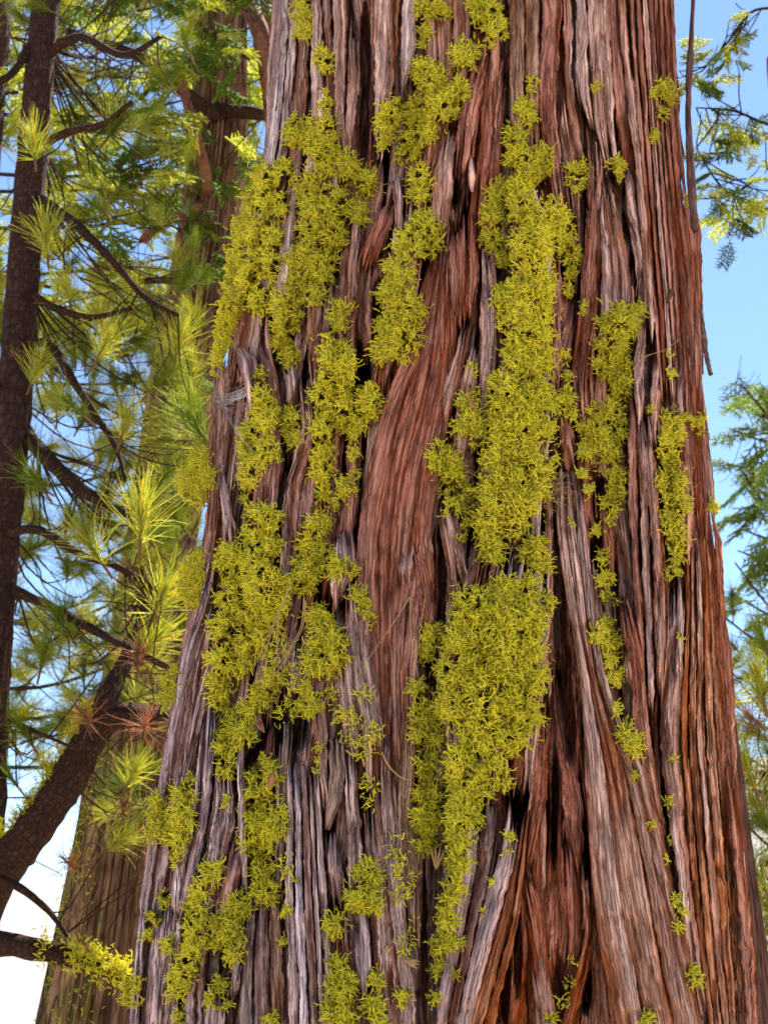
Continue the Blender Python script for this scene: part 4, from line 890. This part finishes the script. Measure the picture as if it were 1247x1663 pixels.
pine.px_limb([(70, 95, 4.6), (130, 60, 4.5), (200, 90, 4.3), (260, 60, 4.3)], 7, 3, LM)
pine.px_limb([(60, 240, 4.6), (110, 215, 4.4), (170, 200, 4.3), (215, 165, 4.2)], 6, 3, LM)
pine.px_limb([(40, 470, 4.6), (90, 500, 4.5), (150, 515, 4.4), (215, 500, 4.4)], 6, 3, LM)
pine.px_limb([(5, 870, 4.6), (60, 860, 4.4), (130, 900, 4.2), (190, 920, 4.2), (260, 960, 4.2)], 7, 4, LM)
pine.px_limb([(-20, 1150, 4.6), (40, 1180, 4.5), (110, 1210, 4.4)], 5, 2, LM)
pine.px_limb([(-30, 1420, 4.6), (30, 1440, 4.4), (80, 1480, 4.4), (110, 1520, 4.4)], 7, 3, LM)
pine.px_limb([(60, 60, 4.6), (20, 120, 4.5), (-20, 140, 4.4)], 6, 3, LM)
pine.px_limb([(20, 640, 4.6), (-20, 620, 4.5), (-60, 640, 4.4)], 6, 3, LM)
MAIN = [  # px, py, depth, axis (x right, z up), scale, kind
 (230, 845, 4.0, (.05, -.3, 1), 1.05, 'y'), (150, 890, 4.1, (-.5, -.2, .7), .95, 'y'), (325, 700, 4.0, (-.5, -.3, .8), 1.05, 'g'), (262, 970, 4.2, (.3, -.5, .5), .95, 'y'),
 (55, 235, 4.3, (-.1, -.4, 1), .8, 'y'), (75, 390, 4.3, (-.1, -.3, .9), .85, 'y'), (190, 205, 4.3, (.5, -.5, .3), .9, 'g'), (225, 1062, 4.2, (.1, -.7, .4), .8, 'b'),
 (235, 1178, 4.25, (.1, -.9, .1), .8, 'b'), (135, 1160, 4.25, (-.4, -.6, .5), .7, 'b'), (120, 660, 4.3, (-.6, -.3, .5), .8, 'g'), (205, 690, 4.3, (.3, -.3, .8), .8, 'y'),
 (250, 1040, 4.3, (.6, -.3, .6), .8, 'y'), (100, 1010, 4.4, (-.4, -.4, .6), .8, 'g'), (60, 780, 4.4, (-.3, -.5, .4), .8, 'g'), (170, 560, 4.4, (.4, -.3, .7), .8, 'y'),
 (190, 1370, 4.4, (.7, -.4, .4), .7, 'y'), (110, 1400, 4.4, (-.3, -.5, .3), .6, 'b'), (215, 1260, 4.4, (.4, -.5, .6), .75, 'y'), (200, 1310, 4.5, (.1, -.6, .2), .7, 'b'),
 (40, 1190, 4.5, (-.3, -.5, .5), .75, 'g'), (70, 1070, 4.5, (.2, -.4, .7), .75, 'g'), (290, 560, 4.5, (.2, -.3, .9), .9, 'y'), (260, 620, 4.4, (.6, -.2, .6), .8, 'g'),
 (60, 600, 4.5, (.3, -.3, .7), .8, 'y'), (15, 1260, 4.6, (-.5, -.3, .6), .7, 'g'), (300, 460, 4.6, (.4, -.3, .7), .8, 'g'), (110, 470, 4.5, (-.2, -.3, .8), .7, 'y')]
for x, y, Y, ax, s, k in MAIN: pine.foliage(P(x, y, Y), {'y': TY, 'g': TG, 'b': TB}[k], ax, s, LM)
for i in range(170):
    x, y = rng.uniform(-30, 320), rng.uniform(-60, 1250)
    if (190 < y < 330 and x < 60) or (370 < y < 560 and 120 < x < 260 and rng.uniform() < .8): continue
    pine.foliage(P(x, y, rng.uniform(4.5, 5.6)), TG if rng.uniform() < .6 else TY, (rng.normal(0, .6), rng.normal(-.2, .5), rng.uniform(.1, 1)), rng.uniform(.45, .75), LM)
for i in range(46):
    pine.foliage(P(rng.uniform(170, 330), rng.uniform(430, 1330), rng.uniform(4.6, 5.4)), TY if rng.uniform() < .6 else TG, (rng.normal(0, .6), rng.normal(-.3, .5), rng.uniform(-.1, 1)), rng.uniform(.5, .85), LM)
# bare curly dead twigs
for i in range(48):
    A = np.concatenate(pine.pts); q = A[rng.integers(0, len(A))]; e = q+rng.normal(0, .22, 3)*np.array([1, .7, 1])+np.array([.03, 0, -.1]); m = (q+e)/2+rng.normal(0, .08, 3)
    tube('twig', smooth_path(np.array([q, m, e, e+rng.normal(0, .06, 3)]), 14), np.linspace(.0028, .001, 14), LM, pine.e, 4)
pine.limb([P(2, 1190, 4.3), P(14, 1050, 4.3), P(20, 1040, 4.3)], .010, .009, LM, 'dead_stub', n=10)

# 2. cedar standing behind, right flank in the sun
ck = [PP(362, 0, 6.2), PP(348, 300, 6.2), PP(250, 960, 6.2), PP(160, 1663, 6.2)]
cb = ck[-1].copy(); cb[2] = -.05; cb[0] -= .25
ced = Tree('cedar_tree', 'slimmer cedar with orange sunlit flank and mossy shaded side, standing behind the pine limb', 'tree', (cb[0], cb[1], 0))
n_, s_ = 200, 150
ap = smooth_path(np.array([cb]+ck[::-1]+[ck[0]+(ck[0]-ck[1])*2.5]), n_); ar = np.interp(np.linspace(0, 1, n_), [0, .2, .4, .6, .8, 1], [.30, .215, .15, .135, .12, .10])
k_ = np.arange(s_)/s_*2*pi
fl = .55*np.abs(noise(np.cos(k_)*6+ap[:, 2:]*.25, np.sin(k_)*6+ap[:, 2:]*.2, 4))+.35*np.abs(noise(np.cos(k_)*16+ap[:, 2:]*.4, np.sin(k_)*16, 8))+.3*noise(np.cos(k_)*40, np.sin(k_)*40+ap[:, 2:]*1.5, 12)+.22*np.abs(noise(np.cos(k_)*11+ap[:, 2:]*1.1, np.sin(k_)*11-ap[:, 2:]*.8, 22))
Rr = ar[:, None]*(.76+.5*fl)
cv = ap[:, None]+Rr[..., None]*np.stack([np.cos(k_), np.sin(k_), 0*k_], -1)[None]
KK = np.broadcast_to(k_, Rr.shape); ZZ = np.broadcast_to(ap[:, 2:], Rr.shape)
tone_ = np.clip(.5+.6*(fl-.45)+.35*noise(KK*9, ZZ*1.2, 31)+.25*noise(KK*30, ZZ*3, 33), 0, 1)[..., None]
tc_ = np.array([.13, .06, .04])*(1-tone_)+np.array([.48, .27, .15])*tone_
mossk = np.clip(1.6*(np.cos(KK-3.75)-.62)+.9*fbm(KK*5, ZZ*2.2, 35)-.15, 0, 1)[..., None]*.85
tc_ = tc_*(1-mossk) + np.array([.20, .20, .04])*mossk*(.7+.6*tone_)
child('trunk', mesh_np('trunk', cv, grid_quads(n_, s_, True), colors=tc_.reshape(-1, 3), uvs=np.stack(np.broadcast_arrays(k_[None]*.2, ap[:, 2:]), -1).reshape(-1, 2), smooth=False), M['bark_mossy'], ced.e)
ced.pts.append(ap[60:])
RB = M['bark_red']
ced.px_limb([(392, -60, 5.6), (402, 0, 5.6), (420, 45, 5.5), (430, 100, 5.5), (437, 160, 5.6), (445, 260, 6.0)], 15, 7, RB, 'limb')
ced.px_limb([(425, -30, 5.7), (436, 40, 5.7), (442, 100, 5.8), (450, 160, 5.9)], 6, 5, RB, 'limb')
ced.px_limb([(360, 195, 6.1), (300, 150, 5.9), (240, 100, 5.8), (170, 70, 5.7), (110, 50, 5.7)], 11, 4, LM, 'limb')
ced.px_limb([(350, 180, 6.1), (400, 182, 6.0), (440, 190, 6.0)], 11, 8, LM, 'limb')
ced.px_limb([(338, 320, 6.1), (332, 270, 5.9), (316, 210, 5.8), (300, 150, 5.75), (292, 110, 5.7)], 8, 6, RB, 'limb')
ced.px_limb([(330, 335, 6.1), (290, 345, 5.9), (255, 368, 5.8), (232, 392, 5.8)], 8, 6, RB, 'limb')
ced.px_limb([(330, 460, 6.1), (270, 455, 5.9), (225, 458, 5.8), (185, 462, 5.8)], 6, 3, LM, 'limb')
ced.px_limb([(360, 100, 6.1), (320, 40, 5.9), (250, 0, 5.8), (190, -30, 5.8)], 7, 3, LM, 'limb')
ced.px_limb([(370, 60, 6.2), (400, 90, 6.0), (430, 90, 6.0)], 6, 3, LM, 'limb')
for i in range(150):
    x = rng.uniform(60, 440); y = rng.uniform(-70, 430)
    if x < 130 and y > 180 or (x > 180 and x < 300 and y > 330): continue
    Y = rng.uniform(5.2, 6.6)
    ced.foliage(P(x, y, Y), SP if rng.uniform() < .55 else SPY, (rng.normal(0, .7), rng.normal(-.2, .6), rng.uniform(-1, .2)), rng.uniform(.9, 1.6), LM, 'leaf_spray', .05)
for x, y, s in [(365, 385, 1.8), (350, 410, 1.5), (380, 400, 1.5), (375, 360, 1.5), (325, 610, 1.3), (335, 590, 1.2), (310, 625, 1.2), (230, 230, 1.6), (225, 260, 1.3), (370, 90, 1.6), (345, 130, 1.6)]:
    ced.foliage(P(x, y, 5.7), SP, (rng.normal(0, .6), -.3, -.5), s, LM, 'leaf_spray', .05)
# moss on its shaded flank
def moss_on(ptsn, label, n, rad, group):
    """bushy strands on a limb or trunk: list of (centre, normal)"""
    pos, nr = [], []
    for c_, nn_ in ptsn:
        m = rng.normal(0, rad, (n, 3)); pos.append(np.array(c_)+m*np.array([.6, .6, 1.4])); nr.append(np.tile(nn_, (n, 1))+m/rad*.4)
    pos = np.concatenate(pos); nr = np.concatenate(nr); nr /= np.linalg.norm(nr, axis=1, keepdims=True)
    parts = strands(pos, nr, rng.uniform(.012, .022, len(pos)), .4, .05, rng.uniform(.0014, .0022, len(pos)))
    mixv = rng.uniform(0, .9, (len(pos), 1)); c = LG_*(1-mixv)+LY*mixv; V, Q, C, off = [], [], [], 0
    for path, ra, rb in parts:
        v, q = tubes3(path, ra, rb); V.append(v); Q.append(q+off); off += len(v); C.append(np.repeat(c, path.shape[1]*3, 0))
    V = np.concatenate(V); ctr = pos.mean(0)
    o = obj('lichen_clump', mesh_np('lichen_clump', V-ctr, np.concatenate(Q), colors=np.concatenate(C)), M['lichen']); o.location = ctr
    tag(o, label, 'lichen', group)
cpts = []
for i in range(95):
    j = rng.integers(26, 92); a = rng.normal(3.8, .42); r = ar[j]*1.0
    cpts.append((ap[j]+np.array([np.cos(a)*r, np.sin(a)*r, 0]), (np.cos(a), np.sin(a), 0)))
moss_on(cpts, 'green lichen coat on the shaded flank of the cedar behind', 30, .04, 'lichen on the background trees')
lp = pine.pts[0]
moss_on([(lp[j]+np.array([-.03, -.02, .05]), (-.4, -.2, .8)) for j in (8, 11, 14, 15, 19, 22, 24, 27, 9, 12, 17, 20, 29, 31)], 'yellow lichen tufts along the top of the bent pine limb', 90, .016, 'lichen on the background trees')
lp = pine.pts[3]
moss_on([(lp[j]+np.array([0, -.02, .01]), (0, -.5, .8)) for j in (9, 13, 15, 17, 18, 20, 21, 22)], 'bright yellow lichen on the low reddish limb', 90, .017, 'lichen on the background trees')

# 3. farther pines fill the gaps
def far_tree(name, label, px, Y, ytop, boxes, meshes, count, scale, mat, leaf='needle_tuft', group='trees farther back', limbs=8, rbase=.2):
    b = P(px, 1600, Y); b[2] = 0
    t = Tree(name, label, 'tree', tuple(b), group)
    h = P(px, ytop, Y)[2]+1.5
    t.trunk([b+np.array([0, 0, -.05]), b+np.array([.05, 0, h*.5]), b+np.array([0, 0, h])], [rbase, rbase*.75, rbase*.3], M['bark_pine'], 16, .06, (10, 20), 40)
    for (xa, xb, ya, yb) in boxes:
        for i in range(limbs):
            y = ya+(yb-ya)*(i+.5)/limbs; far = xa if abs(xa-px) > abs(xb-px) else xb
            e = P(far+rng.uniform(-10, 10), y+rng.uniform(-20, 20), Y+rng.uniform(-.8, .6)); a = np.array([b[0], b[1], e[2]-rng.uniform(-.1, .5)])
            m = (a+e)/2+np.array([0, 0, -rng.uniform(.05, .3)])
            t.limb([a, m, e], .014*Y/7, .004*Y/7, mat, n=14, sides=6)
        for i in range(count):
            p = P(rng.uniform(xa, xb), rng.uniform(ya, yb), Y+rng.uniform(-.9, .9))
            t.foliage(p, meshes, (rng.normal(0, .6), rng.normal(0, .5), rng.uniform(-.3, 1) if leaf == 'needle_tuft' else rng.uniform(-1, .1)), scale*rng.uniform(.8, 1.3), mat, leaf, .08, .003)
    return t
far_tree('pine_tree', 'sunlit pine farther back showing between the dark pine trunk and the slimmer cedar', -190, 8.5, -200, [(-60, 330, 480, 1230)], TY+TG, 210, 1.15, LM)
far_tree('cedar_tree', 'leafy cedar farther back behind the tops of the other trees', -230, 9.5, -300, [(-60, 420, -60, 500)], SPY, 225, 2.4, LM, 'leaf_spray')

# 4. right side
rc = Tree('cedar_tree', 'cedar reaching thin drooping sprays into the blue sky beside the torn bark', 'tree', (P(1520, 1600, 5.6)[0], 5.6, 0))
b = np.array(rc.base); rc.trunk([b+np.array([0, 0, -.05]), b+np.array([0, 0, 3.]), b+np.array([-.05, 0, 7.5])], [.3, .2, .1], M['bark_far'], 24, .08, (10, 4), 50)
rc.px_limb([(1440, 280, 5.6), (1330, 230, 5.5), (1240, 200, 5.4), (1190, 180, 5.4), (1130, 175, 5.4)], 3, 1, LM)
rc.px_limb([(1440, 180, 5.6), (1320, 40, 5.5), (1230, 15, 5.4), (1180, 70, 5.4), (1140, 115, 5.4)], 3, 1, LM)
rc.px_limb([(1440, 420, 5.6), (1330, 330, 5.5), (1240, 290, 5.4), (1190, 315, 5.4), (1160, 290, 5.4), (1130, 240, 5.4)], 3, 1, LM)
for x, y, s in [(1212, 20, .9), (1195, 45, .9), (1180, 75, .9), (1150, 80, 1.1), (1138, 105, 1.2), (1128, 125, 1.2), (1190, 80, .9), (1205, 88, .8), (1168, 115, .9), (1110, 125, 1),
                (1150, 185, .9), (1190, 190, .9), (1172, 210, 1.2), (1165, 235, 1.3), (1180, 222, 1.1), (1195, 215, .9), (1215, 200, .8), (1235, 215, .9), (1225, 240, .8),
                (1150, 255, .9), (1160, 285, 1), (1150, 300, .8), (1178, 330, 1.1), (1190, 345, 1.2), (1175, 365, 1.1), (1200, 350, 1), (1225, 328, 1.2), (1240, 335, 1), (1215, 320, .9), (1140, 310, .7), (1160, 330, .8), (1240, 290, .7)]:
    for _k in range(2): rc.foliage(P(x+rng.normal(0, 7), y+rng.normal(0, 7), rng.uniform(5.2, 5.6)), SPY if rng.uniform() < .6 else SP, (rng.normal(-.1, .5), rng.normal(0, .4), rng.uniform(-1, .2)), s*rng.uniform(.75, .95), LM, 'leaf_spray', .03, .003)
rp_ = Tree('pine_tree', 'pine with yellow and rust-brown needle tufts beside the orange flank of the great trunk', 'tree', (P(1500, 1600, 4.6)[0], 4.6, 0))
b = np.array(rp_.base); rp_.trunk([b+np.array([0, 0, -.05]), b+np.array([0, 0, 2.5]), b+np.array([.1, 0, 6])], [.17, .14, .08], M['bark_pine'], 22, .07, (14, 30), 60)
for yy_ in (1110, 1255, 1400, 1560): rp_.px_limb([(1470, yy_+30, 4.6), (1360, yy_+30, 4.5), (1290, yy_+15, 4.4), (1235, yy_, 4.3)], 9, 5, LM)
for x, y, ax, s, k in [(1240, 1108, (-.2, -.3, .9), .9, 'y'), (1228, 1165, (-.4, -.5, .2), .7, 'b'), (1225, 1258, (-.3, -.4, .7), .85, 'y'), (1215, 1270, (-.6, -.5, -.2), .6, 'b'), (1235, 1420, (-.4, -.3, .6), .8, 'y'),
                       (1232, 1500, (-.4, -.3, .5), .8, 'y'), (1238, 1590, (-.4, -.4, .6), .9, 'y'), (1232, 1640, (-.4, -.4, .1), .8, 'b'), (1250, 1340, (-.5, -.3, .4), .7, 'g'), (1245, 1040, (-.3, -.2, .8), .7, 'g'), (1238, 1190, (-.5, -.4, .3), .75, 'y'), (1236, 1310, (-.5, -.3, .6), .7, 'y'), (1240, 1460, (-.5, -.3, .6), .75, 'y'), (1232, 1545, (-.4, -.4, .4), .7, 'y'), (1245, 1140, (-.4, -.4, .5), .8, 'y')]:
    rp_.foliage(P(x-8, y, rng.uniform(4.0, 4.3)), {'y': TY, 'g': TG, 'b': TB}[k], ax, s, LM)
far_tree('pine_tree', 'hazy blue-green pine far off on the sunward side of the great trunk', 1420, 12, 300, [(1195, 1300, 590, 1000)], SPF, 60, 2.0, LM, 'leaf_spray', limbs=9)
far_tree('pine_tree', 'dark pine thicket tree behind the rust-brown tufts', 1400, 10, 700, [(1180, 1300, 950, 1640)], TG, 75, .95, LM, limbs=9)
